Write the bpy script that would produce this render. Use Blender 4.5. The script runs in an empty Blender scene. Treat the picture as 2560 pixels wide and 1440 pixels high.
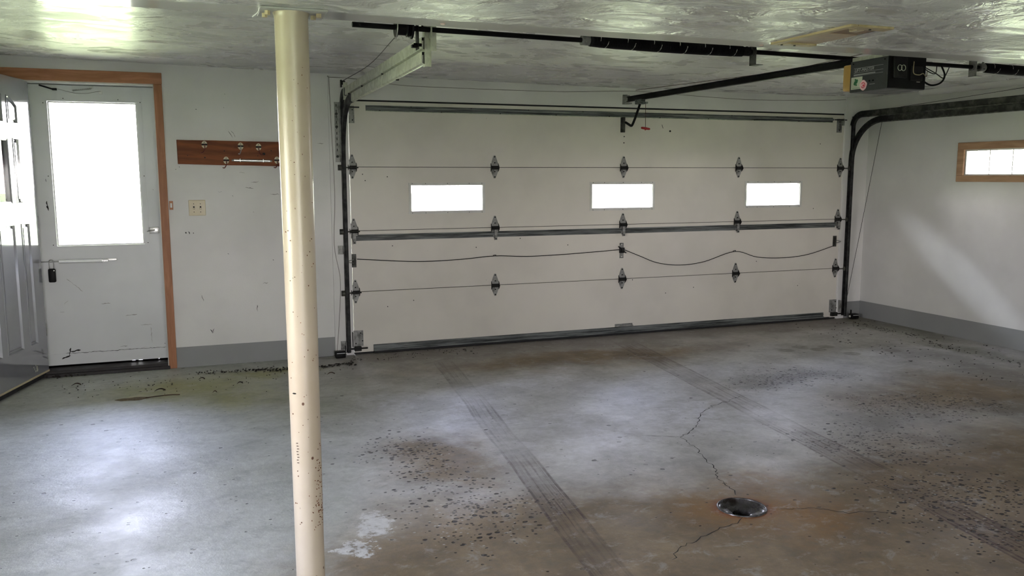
import bpy, bmesh, math, random
from mathutils import Vector, Matrix
random.seed(7)
S = bpy.context.scene
COL = S.collection

# ------------------------------------------------------------------ camera
F_PX, PITCH, ROLL, YAW = 2105.66, .1318, -.0022, .3562
CAM = Vector((-1.1517, -6.7866, 1.4413))
fwd = Vector((math.sin(YAW) * math.cos(PITCH), math.cos(YAW) * math.cos(PITCH), -math.sin(PITCH)))
rt0 = Vector((math.cos(YAW), -math.sin(YAW), 0)); up0 = rt0.cross(fwd)
rt = rt0 * math.cos(ROLL) + up0 * math.sin(ROLL)
up = up0 * math.cos(ROLL) - rt0 * math.sin(ROLL)
cd = bpy.data.cameras.new('camera'); cam = bpy.data.objects.new('camera', cd); COL.objects.link(cam)
cd.sensor_width = 36; cd.lens = F_PX / 2560 * 36; cd.clip_start = .05; cd.clip_end = 500
cam.matrix_world = Matrix(((rt.x, up.x, -fwd.x, CAM.x), (rt.y, up.y, -fwd.y, CAM.y), (rt.z, up.z, -fwd.z, CAM.z), (0, 0, 0, 1)))
S.camera = cam

# ------------------------------------------------------------------ world, light, exposure
SKY = 20.0
w = bpy.data.worlds.new('sky'); S.world = w; w.use_nodes = True
wn = w.node_tree; wn.nodes.clear()
wo = wn.nodes.new('ShaderNodeOutputWorld'); wb = wn.nodes.new('ShaderNodeBackground')
tc = wn.nodes.new('ShaderNodeTexCoord'); sx = wn.nodes.new('ShaderNodeSeparateXYZ'); rp = wn.nodes.new('ShaderNodeValToRGB')
wn.links.new(tc.outputs['Generated'], sx.inputs[0]); wn.links.new(sx.outputs['Z'], rp.inputs[0])
rp.color_ramp.elements[0].position = 0; rp.color_ramp.elements[0].color = (1, .945, .92, 1)
rp.color_ramp.elements[1].position = .5; rp.color_ramp.elements[1].color = (.64, .71, 1, 1)
wn.links.new(rp.outputs[0], wb.inputs[0]); wb.inputs[1].default_value = SKY
wn.links.new(wb.outputs[0], wo.inputs[0])
S.view_settings.view_transform = 'Standard'; S.view_settings.look = 'None'; S.view_settings.gamma = 1
S.view_settings.use_curve_mapping = False; S.view_settings.exposure = 1.0
sun_d = bpy.data.lights.new('sun', 'SUN'); sun_d.energy = 15; sun_d.angle = .01; sun_d.color = (1, .95, .86)
sun = bpy.data.objects.new('sun', sun_d); COL.objects.link(sun)
sun.rotation_euler = (math.radians(-35), math.radians(12), 0)

gd = bpy.data.lights.new('streak_spot', 'SPOT'); gd.energy = 650; gd.spot_size = math.radians(10.5); gd.spot_blend = 1; gd.color = (.80, .88, 1); gd.shadow_soft_size = .05
streak_spot = bpy.data.objects.new('streak_spot', gd); COL.objects.link(streak_spot)      # added spot lamp outside the left window for the right-wall streak
gp = Vector((-5.2, -5.4, 1.35)); gt = Vector((5.19, -1.2, .56)); gz = (gp - gt).normalized()
gx = Vector((0, 1.45, 1.0)); gx = (gx - gz * gx.dot(gz)).normalized(); gy = gz.cross(gx)
streak_spot.matrix_world = Matrix(((gx.x, gy.x, gz.x, gp.x), (gx.y, gy.y, gz.y, gp.y), (gx.z, gy.z, gz.z, gp.z), (0, 0, 0, 1))) @ Matrix.Diagonal((1, .2, 1, 1))

def portal(loc, rot, sx_, sy_):
    d = bpy.data.lights.new('window_portal', 'AREA'); d.shape = 'RECTANGLE'; d.size = sx_; d.size_y = sy_
    d.cycles.is_portal = True
    o = bpy.data.objects.new('window_portal', d); COL.objects.link(o); o.location = loc; o.rotation_euler = rot
HP = math.pi / 2
portal((-1.83, .26, 1.46), (-HP, 0, 0), .62, 1.06)
for x in (.80, 2.437, 4.07): portal((x, .1, 1.265), (-HP, 0, 0), .64, .24)
portal((5.30, -1.62, 1.552), (HP, 0, HP), .92, .24)
portal((-.65, -12.1, 1.2), (HP, 0, 0), 3.3, 1.0)
portal((-3.4, -4.6, 1.2), (0, -HP, 0), 1.0, 1.4)

# ------------------------------------------------------------------ material helpers
class G:
    """small node graph helper"""
    def __init__(s, name):
        s.m = bpy.data.materials.new(name); s.m.use_nodes = True
        s.t = s.m.node_tree; s.b = s.t.nodes['Principled BSDF']; s.out = s.t.nodes['Material Output']
        s.co = s.t.nodes.new('ShaderNodeTexCoord').outputs['Object']
    def _set(s, inp, v):
        if isinstance(v, bpy.types.NodeSocket): s.t.links.new(v, inp)
        elif v is not None:
            if hasattr(inp.default_value, '__len__') and len(inp.default_value) == 4 and len(v) == 3: v = (*v, 1)
            inp.default_value = v
    def math(s, op, a, b=None, clamp=False, c=None):
        n = s.t.nodes.new('ShaderNodeMath'); n.operation = op; n.use_clamp = clamp
        s._set(n.inputs[0], a); s._set(n.inputs[1], b); s._set(n.inputs[2], c); return n.outputs[0]
    def vec(s, op, a, b=None, out=0):
        n = s.t.nodes.new('ShaderNodeVectorMath'); n.operation = op
        s._set(n.inputs[0], a); s._set(n.inputs[1], b); return n.outputs[out]
    def noise(s, scale, detail=3, rough=.5, co=None, dist=0, color=False):
        n = s.t.nodes.new('ShaderNodeTexNoise'); n.inputs['Scale'].default_value = scale
        n.inputs['Detail'].default_value = detail; n.inputs['Roughness'].default_value = rough
        n.inputs['Distortion'].default_value = dist
        s._set(n.inputs['Vector'], co if co is not None else s.co); return n.outputs['Color' if color else 'Fac']
    def stretch(s, v, co=None): return s.vec('MULTIPLY', co if co is not None else s.co, v)
    def voro(s, scale, co=None, color=False, feature='F1'):
        n = s.t.nodes.new('ShaderNodeTexVoronoi'); n.inputs['Scale'].default_value = scale; n.feature = feature
        s._set(n.inputs['Vector'], co if co is not None else s.co); return n.outputs['Color' if color else 'Distance']
    def ramp(s, v, a, b, lo=0, hi=1):
        n = s.t.nodes.new('ShaderNodeMapRange'); n.interpolation_type = 'SMOOTHSTEP'
        s._set(n.inputs['Value'], v); n.inputs['From Min'].default_value = a; n.inputs['From Max'].default_value = b
        n.inputs['To Min'].default_value = lo; n.inputs['To Max'].default_value = hi
        if a > b:
            n.inputs['From Min'].default_value = b; n.inputs['From Max'].default_value = a
            n.inputs['To Min'].default_value = hi; n.inputs['To Max'].default_value = lo
        return n.outputs['Result']
    def mix(s, f, a, b, mode='MIX'):
        n = s.t.nodes.new('ShaderNodeMix'); n.data_type = 'RGBA'; n.blend_type = mode
        s._set(n.inputs[0], f); s._set(n.inputs[6], a); s._set(n.inputs[7], b); return n.outputs[2]
    def sep(s, v=None):
        n = s.t.nodes.new('ShaderNodeSeparateXYZ'); s._set(n.inputs[0], v if v is not None else s.co); return n.outputs
    def blob(s, co, x, y, rx, ry, soft=.5):
        v = s.vec('SUBTRACT', co, (x, y, 0)); v = s.vec('MULTIPLY', v, (1 / rx, 1 / ry, 0))
        return s.ramp(s.vec('LENGTH', v, out=1), 1, 1 - soft)
    def most(s, L):
        r = L[0]
        for k in L[1:]: r = s.math('MAXIMUM', r, k)
        return r
    def bump(s, h, dist=.002, strength=1.0):
        n = s.t.nodes.new('ShaderNodeBump'); n.inputs['Distance'].default_value = dist
        s._set(n.inputs['Strength'], strength); s._set(n.inputs['Height'], h)
        s.t.links.new(n.outputs[0], s.b.inputs['Normal']); return n
    def set(s, color=None, rough=None, metal=None, spec=None, **k):
        s._set(s.b.inputs['Base Color'], color); s._set(s.b.inputs['Roughness'], rough)
        s._set(s.b.inputs['Metallic'], metal); s._set(s.b.inputs['Specular IOR Level'], spec)
        for a, v in k.items(): s._set(s.b.inputs[a.replace('_', ' ')], v)
        return s.m

def plain(name, col, rough=.5, metal=0, var=.12, scale=12, spec=.5, bump=0):
    g = G(name); n = g.noise(scale, 4)
    c = g.mix(g.ramp(n, .35, .7), tuple(x * (1 - var) for x in col), tuple(min(1, x * (1 + var)) for x in col))
    g.set(c, g.ramp(n, .3, .7, rough * .85, min(1, rough * 1.15)), metal, spec)
    if bump: g.bump(g.noise(scale * 8, 3), bump)
    return g.m

def paint(name, col, rough, scuff=(.12, .11, .10), amt=.5, bump=.0006, tint=None, seed=0):
    """flat wall paint with small dark scuffs and soft stains"""
    g = G(name); co = g.vec('ADD', g.co, (seed, seed * .7, 0))
    n = g.noise(1.3, 4, .55, co); c = g.mix(g.ramp(n, .35, .68), col, tint or tuple(x * .88 for x in col))
    v = g.voro(5.5, g.vec('MULTIPLY', co, (1, 1, .8))); cell = g.sep(g.voro(5.5, g.vec('MULTIPLY', co, (1, 1, .8)), True))
    thin = g.noise(60, 3, .7, co)
    m = g.math('MULTIPLY', g.ramp(g.math('ADD', v, g.math('MULTIPLY', thin, .05)), .062, .04), g.ramp(cell[0], .72, .8))
    sc = g.ramp(g.noise(14, 5, .75, g.vec('MULTIPLY', co, (1, 1, .35))), .69, .76)
    m = g.math('MAXIMUM', g.math('MULTIPLY', m, amt), g.math('MULTIPLY', sc, amt * .35))
    c = g.mix(m, c, scuff)
    g.set(c, g.ramp(n, .3, .7, rough * .85, rough * 1.15))
    g.bump(g.math('ADD', g.noise(180, 2, .6, co), g.math('MULTIPLY', g.noise(9, 3, .5, co), 1.5)), bump)
    return g.m

M = {}
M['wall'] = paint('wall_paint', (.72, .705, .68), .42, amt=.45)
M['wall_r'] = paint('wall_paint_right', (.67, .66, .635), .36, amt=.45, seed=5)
M['door_w'] = paint('garage_door_paint', (.70, .66, .59), .40, amt=.35, seed=9, bump=.0003)
M['storm'] = paint('storm_door_paint', (.72, .73, .73), .42, amt=.6, seed=13, bump=.0002)
M['trimw'] = plain('white_trim_paint', (.62, .61, .57), .42, var=.05)
M['trimdull'] = plain('dull_ceiling_paint', (.42, .42, .40), .5, var=.06)
M['grey'] = paint('grey_band_paint', (.27, .275, .27), .5, amt=.5, seed=3)
M['dark'] = plain('dark_oily_steel', (.012, .012, .011), .5, 0, .4, 20, spec=.25)
M['black'] = plain('black_paint', (.003, .003, .003), .55, 0, .3, spec=.18)
M['rubber'] = plain('black_rubber', (.012, .012, .012), .75, 0, .3)
M['gap'] = plain('dark_gap', (.02, .018, .015), .9)
M['brass'] = plain('pale_screw', (.5, .48, .42), .35, .8)
M['whitep'] = plain('white_plastic', (.72, .72, .69), .35, 0, .04)
M['cream'] = plain('almond_plastic', (.55, .46, .29), .35, 0, .04)
M['ochre'] = plain('amber_lens', (.50, .30, .08), .35, 0, .1)
M['opener'] = plain('opener_grey_steel', (.055, .058, .058), .42, .1, .1, spec=.3)
M['openback'] = plain('opener_black_back', (.005, .005, .005), .5, 0, .3, spec=.2)
M['letter'] = plain('silver_print', (.42, .42, .42), .4, 0, .05)
M['closer'] = plain('white_enamelled_tube', (.85, .86, .86), .22, .3, .03)
M['rust'] = plain('rust_spots', (.16, .055, .02), .8, 0, .4, 60)
M['red'] = plain('red_plastic', (.40, .012, .015), .35, 0, .1)
M['pink'] = plain('pale_pink_seal', (.85, .52, .55), .5, 0, .1)
M['redink'] = plain('red_ink', (.72, .06, .10), .5, 0, .1)
M['green'] = plain('green_ink', (.03, .18, .07), .5, 0, .1)
M['label'] = plain('pale_label', (.52, .54, .43), .5, 0, .08)
M['pinkplug'] = plain('pink_plug', (.55, .42, .38), .5, 0, .1)
M['alu'] = plain('brushed_aluminium', (.52, .52, .50), .32, .85, .1)
M['chrome'] = plain('bright_metal', (.75, .75, .73), .22, .9, .08)
M['panelbrown'] = plain('hardboard_brown', (.30, .20, .12), .6, 0, .15, 20)
M['paneltan'] = plain('plywood_tan', (.50, .38, .26), .5, 0, .12, 20)
M['wirebrown'] = plain('brown_wire', (.07, .04, .025), .6)
M['wirew'] = plain('painted_wire', (.24, .23, .20), .6)
M['tan_cable'] = plain('tan_cable', (.30, .25, .15), .6)
M['leaf'] = plain('dry_leaf', (.07, .04, .02), .8, 0, .5, 40)
M['soil'] = plain('black_litter', (.022, .017, .012), .9, 0, .5, 60)
M['mud'] = plain('dried_mud', (.16, .12, .07), .95, 0, .25, 60)
M['thresh'] = plain('dark_threshold', (.022, .018, .016), .6, 0, .4)

def mk_galv(name, base, dirt, metal=.65, rough=.42, lo=.42, hi=.62):
    g = G(name); n = g.noise(16, 5, .65); sp = g.sep(g.voro(38, None, True))[0]
    c = g.mix(g.ramp(sp, .1, .9), tuple(x * .8 for x in base), base)
    c = g.mix(g.ramp(n, lo, hi), c, dirt)
    return g.set(c, g.ramp(n, .35, .65, rough, rough + .25), metal)
M['galv'] = mk_galv('galvanised_steel', (.34, .35, .33), (.10, .10, .09), lo=.5, hi=.75)
M['galvl'] = mk_galv('bright_galvanised_steel', (.58, .60, .48), (.44, .45, .34), metal=.35, rough=.3, lo=.52, hi=.78)
M['galvd'] = mk_galv('greasy_track_steel', (.075, .078, .062), (.02, .02, .016), metal=.1, lo=.36, hi=.6); M['galvk'] = mk_galv('black_greasy_steel', (.022, .025, .022), (.004, .004, .004), metal=.1, rough=.5, lo=.36, hi=.6)
g = G('weathered_strut_steel'); n = g.noise(1, 5, .7, g.stretch((2.2, 60, 60)))
c = g.mix(g.ramp(n, .35, .62), (.018, .022, .020), (.19, .205, .195)); g.set(c, .5, .2); M['strut'] = g.m
M['brack'] = mk_galv('bracket_steel', (.31, .31, .29), (.11, .11, .10), metal=.3, lo=.46, hi=.68)

def wood(name, a, b, rough=.45, axis=2, sc=1):
    g = G(name); st = [26 * sc, 26 * sc, 26 * sc]; st[axis] = 1.1 * sc
    co = g.vec('ADD', g.stretch(tuple(st)), g.vec('MULTIPLY', g.noise(2.2, 2, color=True), (2.5, 2.5, 2.5)))
    n = g.noise(1.0, 5, .6, co); c = g.mix(g.ramp(n, .35, .65), a, b)
    c = g.mix(g.ramp(g.noise(5, 4, .7), .62, .72, 0, .5), c, tuple(x * .4 for x in a))
    g.set(c, rough, 0, .3); g.bump(n, .0006); return g.m
M['casing'] = wood('oak_casing', (.33, .135, .06), (.46, .205, .10))
M['casingx'] = wood('oak_casing_head', (.33, .135, .06), (.46, .205, .10), axis=0)
M['casingy'] = wood('oak_window_casing', (.36, .20, .11), (.48, .29, .17), axis=1)
M['board'] = wood('stained_hook_board', (.15, .040, .013), (.25, .075, .025), .6, axis=0)
M['framewood'] = wood('varnished_frame', (.42, .33, .18), (.55, .45, .27), axis=1)

g = G('clear_glass')
tr = g.t.nodes.new('ShaderNodeBsdfTransparent'); gl = g.t.nodes.new('ShaderNodeBsdfGlossy'); gl.inputs['Roughness'].default_value = .02
tr.inputs[0].default_value = (.97, .97, .97, 1)
fr = g.t.nodes.new('ShaderNodeFresnel'); fr.inputs[0].default_value = 1.45; ms = g.t.nodes.new('ShaderNodeMixShader')
g.t.links.new(fr.outputs[0], ms.inputs[0]); g.t.links.new(tr.outputs[0], ms.inputs[1]); g.t.links.new(gl.outputs[0], ms.inputs[2])
g.t.links.new(ms.outputs[0], g.out.inputs[0]); M['glass'] = g.m

g = G('grey_enamel')
n = g.noise(3, 3)
g.set(g.mix(g.ramp(n, .3, .7), (.23, .235, .25), (.26, .265, .28)), .09, 0, 1.0, Coat_Weight=1.0, Coat_Roughness=.05, Coat_IOR=1.7); g.bump(g.noise(9, 3), .0006)
M['leafdoor'] = g.m

g = G('torsion_spring_steel')       # black oil-tempered wire with the chalk stripe that winds round the spring
q = g.sep(); an = g.math('DIVIDE', g.math('ARCTAN2', q[2], q[1]), 2 * math.pi)
fr_ = g.math('FRACT', g.math('ADD', g.math('MULTIPLY', an, .3), g.math('MULTIPLY', q[0], 6.2)))
g.set(g.mix(g.ramp(g.math('ABSOLUTE', g.math('SUBTRACT', fr_, .5)),   .014, .008), (.003, .003, .003), (.55, .55, .5)), .55, 0, .2)
M['spring'] = g.m

def lawn():
    g = G('lawn_grass'); n = g.noise(.8, 6, .6)
    return g.set(g.mix(g.ramp(n, .3, .7), (.27, .31, .12), (.35, .39, .18)), .9)
M['lawn'] = lawn()

def ceiling_mat(name, strip):
    g = G(name); q = g.sep()
    co = g.vec('MULTIPLY', g.vec('ADD', g.co, g.vec('MULTIPLY', g.noise(1.1, 3, color=True), (.7, .5, 0))), (3.6, 5.2, 1) if strip else (2.6, 4.6, 1))
    n1 = g.noise(1.0, 5, .6, co, .5); n2 = g.noise(16, 4, .6)
    h = g.math('ADD', n1, g.math('MULTIPLY', n2, .12))
    amt = 1.0
    c = g.mix(g.ramp(n1, .3, .72), (.64, .64, .615), (.72, .72, .69))
    if strip:
        edge = g.math('ADD', g.math('SUBTRACT', q[1], g.math('MULTIPLY', q[0], .0167)), g.math('MULTIPLY', g.noise(3.2, 4, .6), .06))
        amt = g.ramp(edge, -3.965, -4.005, .04, 1.0)
        c = g.mix(amt, (.66, .65, .62), c)
    gv = g.ramp(g.noise(1.0, 4, .6, g.vec('ADD', co, (7, 3, 0)), .8), .40, .60, .0, .26)
    rg = g.math('ADD', gv, .24) if not strip else g.math('ADD', g.math('MULTIPLY', amt, g.math('ADD', gv, .06)), .11)
    g.set(c, rg, 0, .6)
    g.bump(h, .050 if strip else .010, amt); return g.m
M['ceil'] = ceiling_mat('trowelled_ceiling_paint', False)
M['ceil_low'] = ceiling_mat('trowelled_low_ceiling_paint', True)

def post_mat():
    g = G('cream_post_paint'); q = g.sep()
    v = g.voro(42, g.stretch((1, 1, .8))); cell = g.sep(g.voro(42, g.stretch((1, 1, .8)), True))[0]
    low = g.ramp(q[2], 1.3, .3, -.02, .16)
    m = g.math('MULTIPLY', g.ramp(v, .24, .14), g.ramp(g.math('ADD', cell, low), .985, 1.0))
    c = g.mix(g.ramp(g.noise(4, 4, .6), .4, .7), (.53, .455, .345), (.48, .405, .30))
    c = g.mix(m, c, (.10, .045, .025))
    chip = g.ramp(g.noise(9, 4, .7, g.stretch((1, 1, 2.2))), .71, .73)
    c = g.mix(g.math('MULTIPLY', chip, g.ramp(q[2], 1.2, .2, .2, 1)), c, (.22, .12, .06))
    g.set(c, .30, 0, .5); g.bump(g.noise(60, 3), .0005); return g.m
M['post'] = post_mat()

def floor_mat():
    g = G('worn_concrete'); co = g.co
    wob = g.vec('MULTIPLY', g.vec('SUBTRACT', g.noise(1.4, 5, .65, color=True), (.5, .5, .5)), (.9, .9, 0))
    cw = g.vec('ADD', co, wob)
    q = g.sep(cw); p = g.sep(co)
    mott = g.noise(3.0, 7, .68); fine = g.noise(26, 5, .7)
    c = g.mix(g.ramp(mott, .33, .68), (.42, .41, .395), (.60, .585, .57))
    # greenish sealed side on the left, brown worn side near right
    c = g.mix(g.ramp(q[0], .0, -.9, 0, .75), c, g.mix(g.ramp(mott, .3, .7), (.42, .44, .38), (.54, .56, .50)))
    brown = g.most([g.blob(cw, -.15, -4.05, 1.0, 1.2, .6), g.blob(cw, .75, -4.2, 1.3, 1.15, .6), g.blob(cw, 1.5, -4.6, 1.8, 1.3, .5),
                    g.blob(cw, 3.6, -2.7, 1.4, .75, .8), g.blob(cw, 2.6, -3.9, 1.7, .95, .7), g.blob(cw, .0, -2.75, .5, .7, .8),
                    g.blob(cw, 2.3, -4.9, 2.8, 1.3, .5), g.blob(cw, 2.7, -4.35, 2.4, 1.2, .4), g.blob(cw, .3, -4.3, 1.2, 1.1, .4), g.blob(cw, 1.7, -.75, 2.6, .5, .9)])
    c = g.mix(g.math('MULTIPLY', brown, .88), c, g.mix(g.ramp(mott, .3, .7), (.150, .100, .045), (.285, .198, .100)))
    door = g.ramp(g.math('ADD', q[1], 0), -.62, -.30)      # dirty strip along the overhead door
    c = g.mix(g.math('MULTIPLY', door, g.ramp(p[0], -.4, .2, .0, .75)), c, (.17, .14, .105))
    wht = g.most([g.blob(cw, .35, -2.0, .5, .7, 1), g.blob(cw, -.1, -1.45, .5, .45, 1), g.blob(cw, 1.65, -2.5, .5, .7, 1), g.blob(cw, .8, -2.6, .5, .5, 1), g.blob(cw, 1.2, -1.3, .6, .4, 1)])
    c = g.mix(g.math('MULTIPLY', wht, g.ramp(mott, .38, .58, .25, .85)), c, (.72, .71, .76))
    dk = g.most([g.blob(cw, 2.7, -1.9, .7, .3, .9), g.blob(cw, 4.3, -2.1, .35, 1.4, .8), g.blob(cw, 2.6, -3.0, .6, .35, .9), g.blob(cw, 3.5, -3.1, .5, .5, .9)])
    c = g.mix(g.math('MULTIPLY', dk, .6), c, (.14, .125, .10))
    # moss and mud
    moss = g.most([g.blob(cw, -1.35, -.72, .85, .55, .9), g.blob(cw, -.75, -.38, .7, .22, .9), g.blob(cw, -1.0, -1.1, .5, .5, 1)])
    c = g.mix(g.math('MULTIPLY', moss, .85), c, (.34, .33, .10))
    rim = g.most([g.blob(cw, 5.0, -.7, .3, 1.2, .8), g.blob(cw, 4.75, -1.7, .28, .9, .8), g.blob(cw, 4.7, -2.9, .35, .9, .8)])
    c = g.mix(g.math('MULTIPLY', rim, .75), c, (.13, .13, .07))
    pale = g.blob(cw, -1.66, -.86, .17, .06, .6)
    c = g.mix(pale, c, (.48, .46, .26)); 
    # round wet marks near the right wall
    sp = g.most([g.blob(co, x, y, .085, .075, .35) for x, y in ((3.385, -1.132), (3.581, -1.066), (3.80, -1.13), (3.803, -1.43), (4.2, -1.46), (3.66, -1.2))])
    c = g.mix(g.math('MULTIPLY', sp, g.ramp(fine, .35, .6, .3, .75)), c, (.17, .15, .12))
    # tyre marks
    def band(x0, y0, x1, y1, wdt, y_lo, y_hi):
        dx, dy = x1 - x0, y1 - y0; L = math.hypot(dx, dy); nx, ny = -dy / L, dx / L; tx, ty = dx / L, dy / L
        u = g.math('ADD', g.math('MULTIPLY', g.math('SUBTRACT', p[0], x0), nx), g.math('MULTIPLY', g.math('SUBTRACT', p[1], y0), ny))
        u = g.math('ADD', u, g.math('MULTIPLY', g.math('SUBTRACT', g.noise(.9, 2), .5), .05))
        t = g.math('ADD', g.math('MULTIPLY', p[0], tx), g.math('MULTIPLY', p[1], ty))
        core = g.ramp(g.math('ABSOLUTE', u), wdt * .5, wdt * .44)
        body = g.math('MULTIPLY', core, .28)
        lat = g.t.nodes.new('ShaderNodeCombineXYZ'); g._set(lat.inputs[0], g.math('MULTIPLY', u, 60)); g._set(lat.inputs[1], g.math('MULTIPLY', t, .8))
        rib = g.ramp(g.noise(1, 5, .7, lat.outputs[0]), .42, .68, .12, .95)
        edge = g.ramp(g.math('ABSOLUTE', g.math('SUBTRACT', g.math('ABSOLUTE', u), wdt * .46)), .012, .003, 0, .8)
        brk = g.ramp(g.noise(5, 4, .6, lat.outputs[0]), .3, .6, .5, 1)
        f = g.math('MULTIPLY', g.math('MAXIMUM', body, g.math('MAXIMUM', g.math('MULTIPLY', core, rib), g.math('MULTIPLY', edge, brk))), g.math('MULTIPLY', g.ramp(g.noise(1.2, 3), .35, .62, .30, .95), g.ramp(g.noise(11, 4, .7), .35, .6, .55, 1)))
        f = g.math('MULTIPLY', f, g.ramp(p[1], -2.6, -3.9, 1, 1.7), True)
        return g.math('MULTIPLY', f, g.math('MULTIPLY', g.ramp(p[1], y_lo, y_lo + .2), g.ramp(p[1], y_hi + .1, y_hi - .15)))
    tA = band(.60, -.54, .20, -4.2, .155, -6, -.55); tB = band(2.28, -.45, 1.80, -4.5, .205, -6, -.35)
    c = g.mix(tA, c, (.075, .048, .04)); c = g.mix(tB, c, (.085, .048, .038))
    # rust round the drain
    rust = g.blob(cw, 1.1, -3.85, .60, .42, .9); rust2 = g.blob(g.vec('ADD', co, g.vec('MULTIPLY', wob, (.15, .15, 0))), 1.03, -3.83, .17, .16, .5)
    c = g.mix(g.math('MULTIPLY', rust, .9), c, (.30, .16, .05)); c = g.mix(g.math('MULTIPLY', rust2, .9), c, (.28, .07, .018))
    # pits in the surface, thick in three worn areas
    pc = g.vec('MULTIPLY', g.vec('ADD', co, g.vec('MULTIPLY', g.noise(30, 2, color=True), (.012, .012, 0))), (1, 1.25, 1))
    area = g.math('MAXIMUM', .025, g.most([g.blob(cw, -.15, -2.6, .32, .7, .9), g.blob(cw, -.1, -3.4, .42, .7, .9), g.blob(cw, 3.1, -2.85, .8, .55, .9), g.blob(cw, 2.2, -3.3, .6, .6, .9),
                   g.blob(cw, 2.0, -4.2, .7, .7, .9), g.blob(cw, 2.7, -1.9, .7, .4, 1)]))
    pits = None
    for sc, th, k in ((23, .34, 0), (48, .36, 3)):
        cc = g.vec('ADD', pc, (k, k, 0)); v = g.voro(sc, cc); r = g.sep(g.voro(sc, cc, True))[0]
        m = g.math('MULTIPLY', g.ramp(v, th, th - .14), g.ramp(g.math('ADD', r, g.math('MULTIPLY', area, .62)), .99, 1.02))
        pits = m if pits is None else g.math('MAXIMUM', pits, m)
    c = g.mix(pits, c, (.018, .013, .009))
    # pale scaled spots
    cc = g.vec('ADD', pc, (9, 4, 0)); r = g.sep(g.voro(48, cc, True))[1]
    chips = g.math('MULTIPLY', g.ramp(g.voro(48, cc), .36, .2), g.ramp(g.math('ADD', r, g.math('MULTIPLY', area, .22)), 1.0, 1.03))
    c = g.mix(g.math('MULTIPLY', chips, .7), c, (.55, .52, .46))
    jag = g.vec('ADD', co, g.vec('MULTIPLY', g.vec('SUBTRACT', g.noise(9, 5, .75, color=True), (.5, .5, .5)), (.30, .26, 0)))
    patch = g.most([g.blob(jag, -.52, -3.42, .085, .14, .25), g.blob(jag, -.62, -3.62, .07, .10, .25)])
    c = g.mix(g.math('MULTIPLY', patch, g.ramp(fine, .38, .46)), c, (.66, .65, .62))
    tex = g.noise(7, 8, .78, g.stretch((1, 1.3, 1)), .5)
    c = g.mix(g.ramp(tex, .36, .50, .30, 0), c, (.17, .155, .13)); c = g.mix(g.ramp(tex, .52, .66, 0, .35), c, (.56, .56, .54))
    c = g.mix(g.ramp(fine, .30, .75, .25, 0), c, (.12, .11, .10))
    g.set(c, g.ramp(g.noise(2.2, 5, .6), .3, .7, .40, .58), 0, g.math('SUBTRACT', .55, g.math('MULTIPLY', brown, .48)))
    h = g.math('SUBTRACT', g.math('ADD', g.math('MULTIPLY', fine, .6), g.math('MULTIPLY', mott, 1.2)), g.math('MULTIPLY', pits, 1.6))
    g.bump(h, .0028); return g.m
M['floor'] = floor_mat()

# ------------------------------------------------------------------ mesh helpers
WL = {}   # world location of every parent, for the parent inverse
def tag(o, label=None, cat=None, group=None, kind=None):
    if label: o['label'] = label
    if cat: o['category'] = cat
    if group: o['group'] = group
    if kind: o['kind'] = kind
    return o
def adopt(o, parent, loc):
    WL[o] = Vector(loc)
    if parent is not None:
        o.parent = parent; o.location = Vector(loc) - WL[parent]
    else: o.location = loc
def empty(name, loc=(0, 0, 0), parent=None):
    o = bpy.data.objects.new(name, None); o.empty_display_size = .1; COL.objects.link(o); adopt(o, parent, loc); return o
def obj(name, bm, mat, parent=None, loc=(0, 0, 0), smooth=False, local=False):
    """mesh written in world coordinates (or local=True) linked with its origin at loc"""
    if isinstance(mat, str): mat = [mat]
    me = bpy.data.meshes.new(name)
    if not local: bmesh.ops.translate(bm, verts=bm.verts, vec=-Vector(loc))
    bmesh.ops.recalc_face_normals(bm, faces=bm.faces)
    bm.to_mesh(me); bm.free()
    for k in mat: me.materials.append(M[k])
    if smooth:
        for p_ in me.polygons: p_.use_smooth = True
        try: me.set_sharp_from_angle(angle=math.radians(35))
        except Exception: pass
    o = bpy.data.objects.new(name, me); COL.objects.link(o); adopt(o, parent, loc); return o
def inst(src, name, parent, loc, rot=None):
    o = bpy.data.objects.new(name, src.data); COL.objects.link(o); adopt(o, parent, loc)
    if rot: o.rotation_euler = rot
    return o
def BM(): return bmesh.new()
def box(bm, x0, x1, y0, y1, z0, z1, bev=0, mi=0):
    vs = [bm.verts.new((x, y, z)) for x in (x0, x1) for y in (y0, y1) for z in (z0, z1)]
    fs = [bm.faces.new([vs[i] for i in f]) for f in ((0, 1, 3, 2), (4, 6, 7, 5), (0, 4, 5, 1), (2, 3, 7, 6), (0, 2, 6, 4), (1, 5, 7, 3))]
    for f in fs: f.material_index = mi
    if bev:
        es = list({e for f in fs for e in f.edges})
        bmesh.ops.bevel(bm, geom=es, offset=bev, segments=2, affect='EDGES', profile=.5, clamp_overlap=True)
    return bm
def frame_of(d):
    d = Vector(d).normalized(); a = Vector((0, 0, 1)) if abs(d.z) < .9 else Vector((1, 0, 0))
    u = d.cross(a).normalized(); return u, d.cross(u).normalized()
def cyl(bm, p0, p1, r, seg=16, r1=None, mi=0, cap=True):
    p0, p1 = Vector(p0), Vector(p1); u, v = frame_of(p1 - p0); r1 = r if r1 is None else r1
    A = [bm.verts.new(p0 + (u * math.cos(t) + v * math.sin(t)) * r) for t in [2 * math.pi * i / seg for i in range(seg)]]
    B = [bm.verts.new(p1 + (u * math.cos(t) + v * math.sin(t)) * r1) for t in [2 * math.pi * i / seg for i in range(seg)]]
    fs = [bm.faces.new((A[i], A[(i + 1) % seg], B[(i + 1) % seg], B[i])) for i in range(seg)]
    if cap: fs += [bm.faces.new(A[::-1]), bm.faces.new(B)]
    for f in fs: f.material_index = mi
    return bm
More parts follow.
